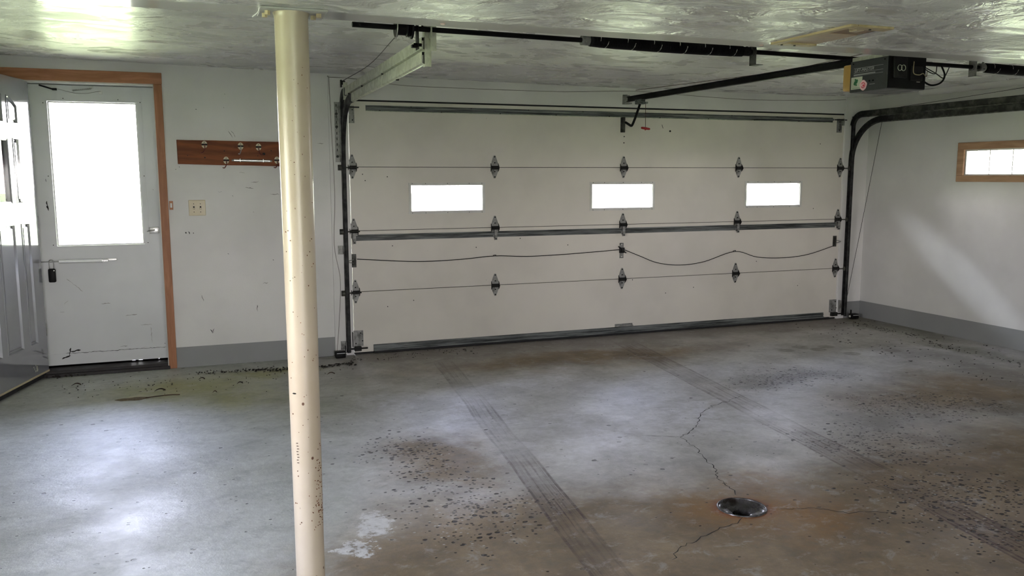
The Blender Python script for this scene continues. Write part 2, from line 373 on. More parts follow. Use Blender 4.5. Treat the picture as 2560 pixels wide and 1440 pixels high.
def tube(bm, pts, r, seg=8, mi=0):
    pts = [Vector(p_) for p_ in pts]; rings = []; u = None
    for i, p_ in enumerate(pts):
        d = (pts[min(i + 1, len(pts) - 1)] - pts[max(i - 1, 0)]).normalized()
        if u is None: u, _ = frame_of(d)
        u = (u - d * u.dot(d)).normalized(); v = d.cross(u)
        rr = r[i] if isinstance(r, (list, tuple)) else r
        rings.append([bm.verts.new(p_ + (u * math.cos(t) + v * math.sin(t)) * rr) for t in [2 * math.pi * k / seg for k in range(seg)]])
    for a, b in zip(rings, rings[1:]):
        for k in range(seg): bm.faces.new((a[k], a[(k + 1) % seg], b[(k + 1) % seg], b[k])).material_index = mi
    bm.faces.new(rings[0][::-1]).material_index = mi; bm.faces.new(rings[-1]).material_index = mi
    return bm
def prism(bm, poly, f, t0, t1, mi=0):
    """poly: list of 2d points; f(a,b,t)->3d"""
    A = [bm.verts.new(f(a, b, t0)) for a, b in poly]; B = [bm.verts.new(f(a, b, t1)) for a, b in poly]; n = len(poly)
    fs = [bm.faces.new(A[::-1]), bm.faces.new(B)] + [bm.faces.new((A[i], A[(i + 1) % n], B[(i + 1) % n], B[i])) for i in range(n)]
    for q in fs: q.material_index = mi
    return bm
def xz(a, b, t): return Vector((a, t, b))
def sweep(bm, prof, frames):
    """closed profile [(a,b)], frames [(origin, A, B)]"""
    R = [[bm.verts.new(o + A * a + B * b) for a, b in prof] for o, A, B in frames]; n = len(prof)
    for r0, r1 in zip(R, R[1:]):
        for i in range(n): bm.faces.new((r0[i], r0[(i + 1) % n], r1[(i + 1) % n], r1[i]))
    bm.faces.new(R[0][::-1]); bm.faces.new(R[-1]); return bm
def studs(name, mat, parent, pts, r, d, axis=1, seg=6):
    """alike bolt heads, screws or slots: one shared mesh, one object each; d = length along the axis"""
    v = [0, 0, 0]; v[axis] = d; bm = BM()
    if isinstance(r, tuple): box(bm, *sum(((-q_ / 2, q_ / 2) for q_ in r), ()))
    else: cyl(bm, (0, 0, 0), tuple(v), r, seg)
    src = obj(name, bm, mat, parent, pts[0], local=True)
    for p_ in pts[1:]: inst(src, name, parent, p_)
def curve(pts, n=8):
    """Catmull-Rom through pts"""
    P_ = [Vector(p_) for p_ in pts]; P_ = [P_[0] * 2 - P_[1]] + P_ + [P_[-1] * 2 - P_[-2]]; out = []
    for i in range(1, len(P_) - 2):
        for k in range(n):
            t = k / n; a, b, c, d = P_[i - 1:i + 3]
            out.append(.5 * ((2 * b) + (c - a) * t + (2 * a - 5 * b + 4 * c - d) * t * t + (3 * b - a - 3 * c + d) * t ** 3))
    out.append(P_[-2]); return out
def annulus_frame(bm, x0, x1, z0, z1, b, y0, y1):
    """rectangular ring in an XZ plane, four mitred members"""
    o = [(x0, z0), (x1, z0), (x1, z1), (x0, z1)]; i = [(x0 + b, z0 + b), (x1 - b, z0 + b), (x1 - b, z1 - b), (x0 + b, z1 - b)]
    for k in range(4):
        prism(bm, [o[k], o[(k + 1) % 4], i[(k + 1) % 4], i[k]], xz, y0, y1)
    bmesh.ops.remove_doubles(bm, verts=bm.verts, dist=1e-6)
    return bm

ZC = [(-3.4, 2.288), (-2.37, 2.275), (-1.35, 2.257), (-.27, 2.237), (2.2, 2.213), (4.91, 2.209), (5.4, 2.216)]
def zc(x):                                     # height of the far ceiling, which sags a little to the right
    for (a, p_), (b, q_) in zip(ZC, ZC[1:]):
        if x <= b: return p_ + (q_ - p_) * (x - a) / (b - a)
    return ZC[-1][1]
LOW = 1.953                                    # height of the low ceiling
XL, XR, YB = -3.2, 5.19, -12.0

# ------------------------------------------------------------------ setting
bm = BM(); bmesh.ops.create_grid(bm, x_segments=2, y_segments=2, size=70); bmesh.ops.translate(bm, verts=bm.verts, vec=(0, 0, -.12))
tag(obj('lawn', bm, 'lawn'), kind='structure')

def floor():
    bm = BM(); cx, cy, R, s = 1.022, -3.826, .104, .3
    xs, ys = [XL - .2, cx - s, cx + s, XR + .2], [YB - .2, cy - s, cy + s, .16]
    for i in range(3):
        for j in range(3):
            if i == j == 1: continue
            bm.faces.new([bm.verts.new((x, y, 0)) for x, y in ((xs[i], ys[j]), (xs[i + 1], ys[j]), (xs[i + 1], ys[j + 1]), (xs[i], ys[j + 1]))])
    n = 48; inn, out, dn = [], [], []
    for k in range(n):
        a = 2 * math.pi * k / n; c, s_ = math.cos(a), math.sin(a); m = max(abs(c), abs(s_))
        r = R * (1 + .015 * math.sin(5 * a) + .01 * math.sin(11 * a))
        inn.append(bm.verts.new((cx + r * c, cy + r * s_, 0))); out.append(bm.verts.new((cx + s * c / m, cy + s * s_ / m, 0)))
        dn.append(bm.verts.new((cx + r * c, cy + r * s_, -.03)))
    for k in range(n):
        l = (k + 1) % n
        bm.faces.new((inn[k], inn[l], out[l], out[k])); bm.faces.new((dn[k], dn[l], inn[l], inn[k]))
    return obj('floor', bm, 'floor')
fl = tag(floor(), kind='structure')
def crack(pts, wd, seed):
    rnd = random.Random(seed); P_ = []
    for a, b in zip(pts, pts[1:]):
        n = max(2, int(math.hypot(b[0] - a[0], b[1] - a[1]) / .022))
        for k in range(n):
            t = k / n; P_.append((a[0] + (b[0] - a[0]) * t + rnd.uniform(-.011, .011), a[1] + (b[1] - a[1]) * t + rnd.uniform(-.009, .009)))
    P_.append(pts[-1]); bm = BM(); L = []
    for i, (x, y) in enumerate(P_):
        a = P_[max(0, i - 1)]; b = P_[min(len(P_) - 1, i + 1)]; dx, dy = b[0] - a[0], b[1] - a[1]; l = math.hypot(dx, dy) or 1
        ww = wd * rnd.uniform(.35, 1.3) * (.2 if i in (0, len(P_) - 1) else 1)
        L.append((bm.verts.new((x - dy / l * ww, y + dx / l * ww, .0006)), bm.verts.new((x + dy / l * ww, y - dx / l * ww, .0006))))
    for a, b in zip(L, L[1:]): bm.faces.new((a[0], a[1], b[1], b[0]))
    obj('crack', bm, 'gap', fl)
crack([(2.022, -2.322), (1.963, -2.32), (1.837, -2.374), (1.666, -2.502), (1.51, -2.71), (1.395, -2.806), (1.309, -2.853), (1.276, -3.085), (1.227, -3.236), (1.202, -3.354), (1.135, -3.478), (1.114, -3.638), (1.087, -3.70)], .0022, 1)
crack([(.957, -3.92), (.90, -3.96), (.855, -3.965), (.755, -3.998), (.647, -4.047), (.557, -4.076), (.469, -4.161)], .002, 2)
crack([(1.17, -3.90), (1.306, -3.939), (1.415, -4.037), (1.599, -4.097)], .0018, 3)
crack([(1.309, -2.853), (1.20, -2.80), (1.10, -2.74)], .0014, 6)
crack([(2.0, -2.31), (2.1, -2.25), (2.2, -2.24)], .0018, 4)
# floor drain: sunken cast-iron bowl with a broken hole
dr = empty('floor_drain', (1.022, -3.826, -.06)); tag(dr, 'round black rusted floor drain sunk in the concrete', 'drain')
bm = BM(); n = 40; prev = None; cx, cy = 1.022, -3.826; rnd = random.Random(3)
for r, z in ((.1045, -.004), (.1000, -.003), (.096, -.007), (.084, -.011), (.068, -.014), (.050, -.017), (.038, -.022), (.035, -.10)):
    ring = [bm.verts.new((cx - .010 * (r < .06) + r * math.cos(a) * (1 + rnd.uniform(-.03, .03) * (r < .09)), cy - .012 * (r < .06) + r * math.sin(a) * (1 + rnd.uniform(-.03, .03) * (r < .09)), z + rnd.uniform(-.002, .002) * (r < .09))) for a in [2 * math.pi * k / n for k in range(n)]]
    if prev:
        for k in range(n): bm.faces.new((prev[k], prev[(k + 1) % n], ring[(k + 1) % n], ring[k]))
    prev = ring
bm.faces.new(prev)
M['drain'] = mk_galv('rusted_cast_iron', (.10, .095, .095), (.018, .013, .010), .45, .22)
obj('bowl', bm, 'drain', dr, smooth=True)
bm = BM(); tube(bm, [(cx + .103 * math.cos(a), cy + .103 * math.sin(a), .000) for a in [2 * math.pi * k / 40 for k in range(41)]], .005, 8)
obj('rim', bm, 'drain', dr, smooth=True)

# walls
bm = BM(); T = .14; TB = .24
for a in ((XL - T, -2.33, 0, 2.32), (-2.33, -1.40, 2.115, 2.32), (-1.40, -.004, 0, 2.32), (-.004, 4.884, 2.046, 2.32), (4.884, XR + T, 0, 2.32)):
    box(bm, a[0], a[1], 0, TB, a[2], a[3])
wb_ = tag(obj('wall_back', bm, 'wall'), kind='structure')
bm = BM(); y0, y1, z0, z1 = -2.075, -1.165, 1.44, 1.664
for a in ((YB - T, y0, 0, 2.32), (y0, y1, 0, z0), (y0, y1, z1, 2.32), (y1, 0, 0, 2.32)): box(bm, XR, XR + T, a[0], a[1], a[2], a[3])
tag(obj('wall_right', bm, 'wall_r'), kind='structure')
bm = BM()
for a in ((YB, -5.3, 0, 2.32), (-5.3, -3.9, 0, .7), (-5.3, -3.9, 1.7, 2.32), (-3.9, 0, 0, 2.32)): box(bm, XL - T, XL, a[0], a[1], a[2], a[3])
tag(obj('wall_left', bm, 'wall'), kind='structure')
bm = BM()
for a in ((XL - T, -2.3, 0, 2.32), (-2.3, 1.0, 0, .7), (-2.3, 1.0, 1.7, 2.32), (1.0, XR, 0, 2.32)): box(bm, a[0], a[1], YB - T, YB, a[2], a[3])
tag(obj('wall_rear', bm, 'wall'), kind='structure')
# far ceiling and the low ceiling with its vertical face
bm = BM(); xs = [XL] + [x for x, _ in ZC[1:-1]] + [XR]
A = [(bm.verts.new((x, 0, zc(x))), bm.verts.new((x, -3.93 + .14 * (x - XL) / (XR - XL), zc(x)))) for x in xs]
for p_, q_ in zip(A, A[1:]): bm.faces.new((p_[0], q_[0], q_[1], p_[1]))
tag(obj('ceiling', bm, 'ceil'), kind='structure')
bm = BM(); q = .012
hx0, hx1, hy0, hy1 = .965, 1.150, -4.415, -3.985
# low slab: underside in strips round the access opening, rounded front arris
def lowface(x0, x1, y0, y1): bm.faces.new([bm.verts.new(v) for v in ((x0, y0, LOW), (x1, y0, LOW), (x1, y1, LOW), (x0, y1, LOW))])
fy = lambda x: -3.93 + .14 * (x - XL) / (XR - XL)
prof = [(0, LOW)] 
rows = []
for x in (XL, hx0, hx1, XR):
    f0 = fy(x); rows.append([(x, f0 - q, LOW), (x, f0 - q * .3, LOW + q * .3), (x, f0, LOW + q), (x, f0, 2.31)])
for r0, r1 in zip(rows, rows[1:]):
    for k in range(3): bm.faces.new([bm.verts.new(v) for v in (r0[k], r1[k], r1[k + 1], r0[k + 1])])
def quad(*v): bm.faces.new([bm.verts.new(p_) for p_ in v])
quad((XL, YB, LOW), (hx0, YB, LOW), (hx0, fy(hx0) - q, LOW), (XL, fy(XL) - q, LOW))
quad((hx1, YB, LOW), (XR, YB, LOW), (XR, fy(XR) - q, LOW), (hx1, fy(hx1) - q, LOW))
quad((hx0, YB, LOW), (hx1, YB, LOW), (hx1, hy0, LOW), (hx0, hy0, LOW))
quad((hx0, hy1, LOW), (hx1, hy1, LOW), (hx1, fy(hx1) - q, LOW), (hx0, fy(hx0) - q, LOW))
bmesh.ops.remove_doubles(bm, verts=bm.verts, dist=1e-5)
low = tag(obj('ceiling', bm, 'ceil_low', smooth=True), kind='structure')
bm = BM(); box(bm, XL - T, XR + T, YB - T, .24, 2.32, 2.40); tag(obj('sky_block_slab', bm, 'wall'), kind='structure')  # unseen slab added to stop sky light leaking in above the ceilings
# painted grey bands and casings
bm = BM(); box(bm, -1.352, -.158, -.006, .002, 0, .156); tag(obj('baseboard_back', bm, 'grey'), kind='structure')
bm = BM(); box(bm, XR - .006, XR + .002, YB, -.004, 0, .168); box(bm, 4.98, XR, -.006, .002, 0, .165); tag(obj('baseboard_right', bm, 'grey'), kind='structure')
tr1 = empty('trim_1', (-1.9, 0, 0)); tag(tr1, kind='structure')
bm = BM(); box(bm, -2.405, -1.350, -.018, 0, 2.112, 2.192, .003); obj('head_casing', bm, 'casingx', tr1)
for x0, x1 in ((-1.408, -1.352), (-2.403, -2.335)):
    bm = BM(); box(bm, x0, x1, -.0175, 0, 0, 2.112, .003); obj('side_casing', bm, 'casing', tr1)
tr2 = empty('trim_2', (2.44, 0, 0)); tag(tr2, kind='structure')
for x0, x1 in ((-.157, -.006), (4.886, 4.975)):
    bm = BM(); box(bm, x0, x1, -.014, 0, 0, 2.205, .002); obj('jamb_board', bm, 'wall', tr2)
bm = BM(); box(bm, -.004, 4.884, .012, .03, 2.028, 2.05); obj('top_seal', bm, 'rubber', tr2)
# white boxed ledge running along the top of the right wall
bm = BM(); tube(bm, [(5.135, -.70, zc(5.1) - .004), (5.135, -3.75, zc(5.1) + .0)], .045, 20)
tag(obj('trim_3', bm, 'wall', smooth=True), kind='structure')

# ------------------------------------------------------------------ windows
w1 = empty('window_1', (XR, -1.62, 1.386)); tag(w1, kind='structure')
def yzframe(bm, y0, y1, z0, z1, b, x0, x1):
    o = [(y0, z0), (y1, z0), (y1, z1), (y0, z1)]; i = [(y0 + b, z0 + b), (y1 - b, z0 + b), (y1 - b, z1 - b), (y0 + b, z1 - b)]
    for k in range(4): prism(bm, [o[k], o[(k + 1) % 4], i[(k + 1) % 4], i[k]], lambda a, c, t: Vector((t, a, c)), x0, x1)
    return bm
for nm, dims in (('casing', [(-2.145, -1.095, 1.664, 1.726), (-2.145, -1.095, 1.385, 1.44)]), ('casing_side', [(-1.165, -1.095, 1.44, 1.664), (-2.145, -2.075, 1.44, 1.664)])):
    for d in dims:
        bm = BM(); box(bm, XR - .02, XR, d[0], d[1], d[2], d[3], .004); obj(nm, bm, 'casingy', w1)
bm = BM(); yzframe(bm, -2.075, -1.165, 1.44, 1.664, .012, XR + .0, XR + .05); obj('sash', bm, 'trimw', w1)
bm = BM(); box(bm, XR + .03, XR + .033, -2.065, -1.175, 1.45, 1.655); obj('pane', bm, 'glass', w1)
for k in (-1.389, -1.609, -1.829):
    bm = BM(); box(bm, XR + .024, XR + .030, k - .0035, k + .0035, 1.45, 1.655); obj('glazing_bar', bm, 'trimw', w1)
for nm, a in (('fill_window_2', 'r'), ('fill_window_3', 'l')):  # unseen rear and left windows, added to let in soft daylight
    e = empty(nm, (0, YB, .9) if a == 'r' else (XL, -4.6, .7)); tag(e, kind='structure')
    bm = BM()
    if a == 'r': annulus_frame(bm, -2.3, 1.0, .7, 1.7, .04, YB - .08, YB - .03)
    else: yzframe(bm, -5.3, -3.9, .7, 1.7, .04, XL - .08, XL - .03)
    obj('frame', bm, 'trimw', e); bm = BM()
    if a == 'r': box(bm, -2.27, .97, YB - .055, YB - .052, .73, 1.67)
    else: box(bm, XL - .055, XL - .052, -5.27, -3.93, .73, 1.67)
    obj('pane', bm, 'glass', e)

# ------------------------------------------------------------------ white storm door (door_1)
d1 = empty('door_1', (-1.81, .06, 0)); tag(d1, kind='structure')
SX0, SX1, SZ0, SZ1, SY = -2.262, -1.404, .054, 2.100, .150
wx0, wx1, wz0, wz1 = -2.138, -1.525, .928, 1.997       # glazed opening
bm = BM()
for a in ((SX0, wx0, SZ0, SZ1), (wx1, SX1, SZ0, SZ1), (wx0, wx1, SZ0, wz0), (wx0, wx1, wz1, SZ1)): box(bm, a[0], a[1], SY, SY + .03, a[2], a[3])
obj('leaf', bm, 'storm', d1)
bm = BM(); annulus_frame(bm, wx0 - .022, wx1 + .022, wz0 - .022, wz1 + .022, .034, SY - .005, SY + .003); fr1 = obj('window_frame', bm, 'storm', d1)
bm = BM(); annulus_frame(bm, wx0 + .012, wx1 - .012, wz0 + .012, wz1 - .012, .010, SY + .004, SY + .02); obj('glazing_bead', bm, 'whitep', fr1)
bm = BM(); box(bm, wx0, wx1, SY + .014, SY + .017, wz0, wz1); obj('pane', bm, 'glass', d1)
bm = BM(); cyl(bm, (0, 0, 0), (0, -.003, 0), .0035, 8); scr0 = None
for k, (x, z) in enumerate([(wx0 - .012, .95), (wx1 + .012, .95), (wx0 - .012, 1.97), (wx1 + .014, 1.99), (-1.66, 2.005), (-2.02, 2.005), (wx0 - .012, 1.45), (wx1 + .012, 1.45)]):
    if scr0 is None: scr0 = obj('screw', bm, 'dark', fr1, (x, SY - .005, z), local=True)
    else: inst(scr0, 'screw', fr1, (x, SY - .005, z))
bm = BM(); box(bm, SX0, SX1, SY - .004, SY, SZ0, SZ0 + .085); obj('kick_strip', bm, 'storm', d1)
bm = BM(); box(bm, -1.50, -1.43, SY - .012, SY, 1.018, 1.066, .003); tube(bm, curve([(-1.46, SY - .02, 1.045), (-1.49, SY - .03, 1.042), (-1.515, SY - .02, 1.036)]), .005, 8); obj('latch_handle', bm, 'alu', d1, smooth=True)
# pneumatic closer
cz = .830
bm = BM(); cyl(bm, (-2.118, SY - .03, cz), (-1.832, SY - .03, cz - .004), .0155, 20); cl = obj('closer_tube', bm, 'closer', d1, smooth=True)
bm = BM(); cyl(bm, (-2.25, SY - .03, cz + .001), (-2.115, SY - .03, cz), .0045, 10); obj('closer_rod', bm, 'chrome', cl, smooth=True)
bm = BM(); box(bm, -1.835, -1.79, SY - .038, SY - .022, cz - .012, cz + .006, .002); box(bm, -1.80, -1.735, SY - .012, SY, cz - .006, cz + .010, .002); obj('closer_bracket', bm, 'alu', cl)
# wind chain with its spring across the top of the door
bm = BM()
def link(bm, c, d, s=.007):
    c = Vector(c); d = Vector(d).normalized(); u, v = frame_of(d); s2 = s * .55
    tube(bm, [c + d * s * math.cos(t) + u * s2 * math.sin(t) for t in [2 * math.pi * k / 8 for k in range(9)]], .0013, 5)
ch = [(-2.05, 2.071), (-2.0, 2.058), (-1.95, 2.047), (-1.9, 2.043), (-1.85, 2.047), (-1.8, 2.058), (-1.775, 2.061)]
P_ = curve([(x, SY - .01, z) for x, z in ch], 4)
for a, b in zip(P_, P_[1:]): link(bm, (a + b) / 2, b - a)
wc = obj('door_chain', bm, 'brack', d1)
bm = BM(); cyl(bm, (-2.167, SY - .01, 2.094), (-2.075, SY - .012, 2.066), .006, 10); box(bm, -2.085, -2.055, SY - .014, SY, 2.060, 2.076, .002); obj('chain_sleeve', bm, 'dark', wc)
bm = BM(); H = [Vector((-1.955 + .125 * k / 130, SY - .014, 2.062 + .018 * k / 130)) + Vector((0, .006 * math.cos(k * .9), .006 * math.sin(k * .9))) for k in range(131)]
tube(bm, H, .0013, 5); obj('chain_spring', bm, 'brack', wc)
bm = BM(); box(bm, -1.785, -1.762, SY - .008, SY, 2.043, 2.066, .001); box(bm, -1.84, -1.82, SY - .008, SY, 2.082, 2.094, .001); obj('chain_plate', bm, 'whitep', wc)
# frame, stops and threshold of the entrance
fr_e = empty('trim_4', (-1.87, .07, 0)); tag(fr_e, kind='structure')
for a in ((-1.414, -1.402), (-2.328, -2.316)):
    bm = BM(); box(bm, a[0], a[1], -.002, TB, 0, 2.115); obj('jamb', bm, 'trimw', fr_e)
bm = BM(); box(bm, -2.328, -1.402, -.002, TB, 2.1035, 2.115); obj('head_jamb', bm, 'trimw', fr_e)
bm = BM(); box(bm, -2.316, -1.414, SY + .032, SY + .05, 2.07, 2.104); obj('head_stop', bm, 'dark', fr_e)
bm = BM(); box(bm, -2.316, -2.264, SY + .0, SY + .05, 0, 2.10); obj('hinge_stile', bm, 'storm', fr_e)
bm = BM(); box(bm, -2.33, -1.40, -.03, .0, 0, .022, .003); box(bm, -2.33, -1.40, 0, TB, 0, .040, .003); obj('threshold', bm, 'thresh', fr_e)
bm = BM(); box(bm, -2.262, -1.404, SY + .008, SY + .02, .036, .0485)
for a, b in ((-2.262, -1.675), (-1.65, -1.63), (-1.60, -1.49), (-1.478, -1.404)): box(bm, a, b, SY + .008, SY + .02, .036, .056)
obj('door_sweep', bm, 'rubber', fr_e)

# lock box hanging on the closer rod
kb = empty('lock_box', (-2.166, SY - .034, .682)); tag(kb, 'small black lock box hanging from the closer rod of the white storm door', 'lock box')
bm = BM(); box(bm, -2.192, -2.144, SY - .052, SY - .02, .680, .780, .009); obj('body', bm, 'black', kb, smooth=True)
bm = BM(); tube(bm, curve([(-2.183, SY - .036, .777), (-2.183, SY - .036, .830), (-2.176, SY - .036, .842), (-2.161, SY - .036, .842), (-2.154, SY - .036, .830), (-2.154, SY - .036, .777)], 5), .0032, 8); obj('shackle', bm, 'chrome', kb, smooth=True)
bm = BM(); cyl(bm, (-2.152, SY - .053, .767), (-2.152, SY - .0505, .767), .004, 12); obj('key_cap', bm, 'alu', kb)

# ------------------------------------------------------------------ dark grey panelled door, standing open (door_2)
LO = Vector((-2.222, .035, 0)); LD = Vector((-.2487, -.9686, 0)); LN = Vector((.9686, -.2487, 0))
d2 = empty('door_2', tuple(LO)); tag(d2, kind='structure')
def lp(s, z, t): return LO + LD * s + LN * t + Vector((0, 0, z))     # s along the leaf, t out of the visible face
def lprism(bm, poly, t0, t1): return prism(bm, poly, lambda a, b, t: lp(a, b, t), t0, t1)
LW, LZ0, LZ1, TH = .90, .052, 2.112, .044
def rect(s0, s1, z0, z1): return [(s0, z0), (s1, z0), (s1, z1), (s0, z1)]
def arch(s0, s1, z0, za, zb, n=8):      # top edge swelling from za (at s0) to zb (at s1)
    return [(s0, z0), (s1, z0)] + [(s1 + (s0 - s1) * k / n, za + (zb - za) * math.cos(k / n * math.pi / 2)) for k in range(n + 1)]
shapes = [('p', rect(.135, .255, .27, 1.128)), ('p', rect(.350, .575, .27, 1.128)), ('p', rect(.650, .775, .27, 1.128)),
          ('p', rect(.20, .285, 1.265, 1.705)), ('p', rect(.62, .705, 1.265, 1.705)), ('g', rect(.365, .555, 1.255, 1.71)),
          ('p', arch(.192, .335, 1.80, 1.925, 1.985)), ('p', arch(.395, .525, 1.80, 1.99, 2.0)), ('p', [(x, z) for x, z in [(.90 - a, b) for a, b in arch(.192, .335, 1.80, 1.925, 1.985)]][::-1])]
# leaf skin with the panel recesses as holes: cut by a triangulated fill
bm = BM(); loops = [rect(0, LW, LZ0, LZ1)] + [s_[1] for s_ in shapes]; es = []
for lo in loops:
    vs = [bm.verts.new(lp(a, b, 0)) for a, b in lo]
    es += [bm.edges.new((vs[i], vs[(i + 1) % len(vs)])) for i in range(len(vs))]
bmesh.ops.triangle_fill(bm, edges=es, use_beauty=True, use_dissolve=False)
# rest of the slab
def ring(poly, t0, t1, mi=0):
    a = [bm.verts.new(lp(x, z, t0)) for x, z in poly]; b = [bm.verts.new(lp(x, z, t1)) for x, z in poly]
    for i in range(len(a)): bm.faces.new((a[i], a[(i + 1) % len(a)], b[(i + 1) % len(a)], b[i]))
    return a, b
ring(loops[0], 0, -TH); bm.faces.new([bm.verts.new(lp(x, z, -TH)) for x, z in loops[0]])
leafo = obj('leaf', bm, 'leafdoor', d2)
def inset(poly, d):
    cx_ = sum(a for a, b in poly) / len(poly); n = len(poly); out = []
    for i in range(n):
        p0, p1, p2 = Vector(poly[i - 1]), Vector(poly[i]), Vector(poly[(i + 1) % n])
        e1 = (p1 - p0).normalized(); e2 = (p2 - p1).normalized(); n1 = Vector((-e1.y, e1.x)); n2 = Vector((-e2.y, e2.x))
        m = (n1 + n2); m = m / max(.3, m.length_squared) * 2
        out.append((p1.x + m.x * d, p1.y + m.y * d))
    return out
def area2(poly): return sum(a[0] * b[1] - b[0] * a[1] for a, b in zip(poly, poly[1:] + poly[:1]))
for kind, poly in shapes:
    if area2(poly) < 0: poly = poly[::-1]
    bm = BM(); lv = [(0, 0.0), (0, .004), (.006, .004), (.013, -.010), (.018, -.010), (.032, -.001)] if kind == 'p' else [(0, 0), (0, .009), (.012, .011), (.026, .006), (.026, -.02)]
    prev = None
    for d, t in lv:
        cur = [bm.verts.new(lp(x, z, t)) for x, z in (inset(poly, d) if d else poly)]
        if prev:
            for i in range(len(cur)): bm.faces.new((prev[i], prev[(i + 1) % len(cur)], cur[(i + 1) % len(cur)], cur[i]))
        prev = cur
    if kind == 'p': bm.faces.new(prev)
    o = obj('raised_panel' if kind == 'p' else 'lite_frame', bm, 'leafdoor', d2)
    if kind == 'g':
        bm = BM(); lprism(bm, inset(poly, .026), -.012, -.009); obj('pane', bm, 'glass', o)
        bm = BM(); lprism(bm, inset(poly, .0), -.04, -.038); obj('blind', bm, 'black', o)
bm = BM(); box(bm, 0, .001, 0, .001, 0, .001); bm.free()
bm = BM(); lprism(bm, rect(0, LW, LZ0 - .012, LZ0), -.030, .004); obj('bottom_rail', bm, 'cream', d2)
bm = BM(); lprism(bm, rect(.005, LW, .008, LZ0 - .012), -.034, -.006); obj('bottom_seal', bm, 'rubber', d2)
for z in (.30, 1.08, 1.86):
    bm = BM(); cyl(bm, lp(-.006, z, -.004), lp(-.006, z + .09, -.004), .006, 10); obj('hinge', bm, 'brack', d2, smooth=True)
bm = BM()
for k in range(9):
    s0 = .205 + random.uniform(-.03, .03); z0 = .105 + random.uniform(-.03, .045); r = random.uniform(.004, .011)
    prism(bm, [(s0 + r * math.cos(a) * random.uniform(.5, 1.2), z0 + 1.5 * r * math.sin(a) * random.uniform(.5, 1.3)) for a in [2 * math.pi * i / 7 for i in range(7)]], lambda a, b, t: lp(a, b, t), .0002, .0007)
obj('bare_patch', bm, 'label', d2)

def marks(parent, y, L, mat='gap'):
    rnd = random.Random(len(L))
    for x0, z0, x1, z1, wd in L:
        bm = BM(); n = max(2, int(math.hypot(x1 - x0, z1 - z0) / .012)); a, b = [], []
        dx, dz = x1 - x0, z1 - z0; l = math.hypot(dx, dz); nx, nz = -dz / l, dx / l
        for k in range(n + 1):
            t = k / n; w_ = wd * rnd.uniform(.3, 1.1) * (.3 if k in (0, n) else 1); j = rnd.uniform(-.003, .003)
            a.append((x0 + dx * t + nx * (w_ + j), z0 + dz * t + nz * (w_ + j))); b.append((x0 + dx * t - nx * (w_ - j), z0 + dz * t - nz * (w_ - j)))
        prism(bm, a + b[::-1], xz, y - .0006, y); obj('scuff_mark', bm, mat, parent)
M['scuff'] = plain('grey_scuff', (.30, .29, .27), .7, 0, .3, 60)
marks(d1, SY, [(-2.175, 1.27, -2.168, 1.20, .006), (-2.160, 1.30, -2.155, 1.26, .003), (-2.178, 1.235, -2.165, 1.215, .005), (-2.17, 1.43, -2.165, 1.41, .004), (-1.75, .165, -1.70, .165, .0015), (-1.46, 1.35, -1.455, 1.345, .003)])
marks(d1, SY, [(-2.08, .70, -1.98, .60, .002), (-2.11, .51, -2.08, .535, .002), (-2.14, .455, -2.11, .452, .003), (-1.86, .50, -1.80, .50, .003), (-1.70, .40, -1.62, .405, .003), (-1.53, .30, -1.525, .18, .002), (-1.6, .32, -1.52, .322, .002)], 'scuff')
marks(d1, SY - .004, [(-2.12, .139, -1.43, .139, .0016), (-2.10, .11, -2.085, .18, .005), (-2.09, .15, -2.02, .16, .006), (-2.15, .10, -2.09, .12, .006), (-1.437, .17, -1.435, .165, .004)])
marks(wb_, 0, [(-.905, 1.785, -.875, 1.735, .0022), (-.885, 1.79, -.855, 1.738, .0012), (-1.29, 1.50, -1.283, 1.498, .004), (-1.265, 1.515, -1.258, 1.513, .003), (-1.245, 1.028, -1.235, 1.024, .007), (-1.222, 1.035, -1.212, 1.018, .009), (-1.19, 1.02, -1.185, 1.025, .004),
               (-.93, 1.96, -.925, 1.955, .004), (-1.13, 1.94, -1.12, 1.94, .003), (-.75, .45, -.748, .40, .003), (-1.10, .28, -1.085, .25, .004), (-1.085, .25, -1.075, .285, .003), (-.95, .86, -.94, .855, .003), (-.62, .80, -.61, .795, .003), (-.92, 2.06, -.915, 2.055, .004), (-.06, 2.09, -.052, 2.082, .005)])
marks(wb_, 0, [(-.84, 1.475, -.80, 1.473, .003), (-.76, 1.40, -.70, 1.405, .003), (-.80, 1.36, -.74, 1.355, .004), (-.9, 1.30, -.89, 1.295, .005), (-.62, 1.31, -.55, 1.308, .003), (-1.0, 1.33, -.97, 1.33, .003), (-1.15, .55, -1.14, .50, .003), (-.7, .62, -.66, .62, .003), (-.25, 1.70, -.20, 1.70, .003)], 'scuff')

# ------------------------------------------------------------------ overhead door (door_3)
W_, ZJ = 4.88, [0.012, .5142, 1.0094, 1.517, 2.034]
d3 = empty('door_3', (W_ / 2, .02, 0)); tag(d3, kind='structure')
WIN = [(.490, 1.115), (2.127, 2.747), (3.754, 4.384)]; wz = (1.153, 1.375)
panels = []
for k in range(4):
    z0, z1 = ZJ[k] + .002, ZJ[k + 1] - .002; bm = BM()
    if k != 2: box(bm, 0, W_, 0, .045, z0, z1, .0015)
    else:
        xs = [0] + [v for a in WIN for v in a] + [W_]
        box(bm, 0, W_, 0, .045, z0, wz[0]); box(bm, 0, W_, 0, .045, wz[1], z1)
        for i in range(0, 8, 2): box(bm, xs[i], xs[i + 1], 0, .045, wz[0], wz[1])
        bmesh.ops.remove_doubles(bm, verts=bm.verts, dist=1e-6)
    p_ = obj('door_section', bm, 'door_w', d3); panels.append(p_)
    if k: 
        bm = BM(); box(bm, 0, W_, .012, .034, z0 - .008, z0); obj('tongue', bm, 'gap', p_)
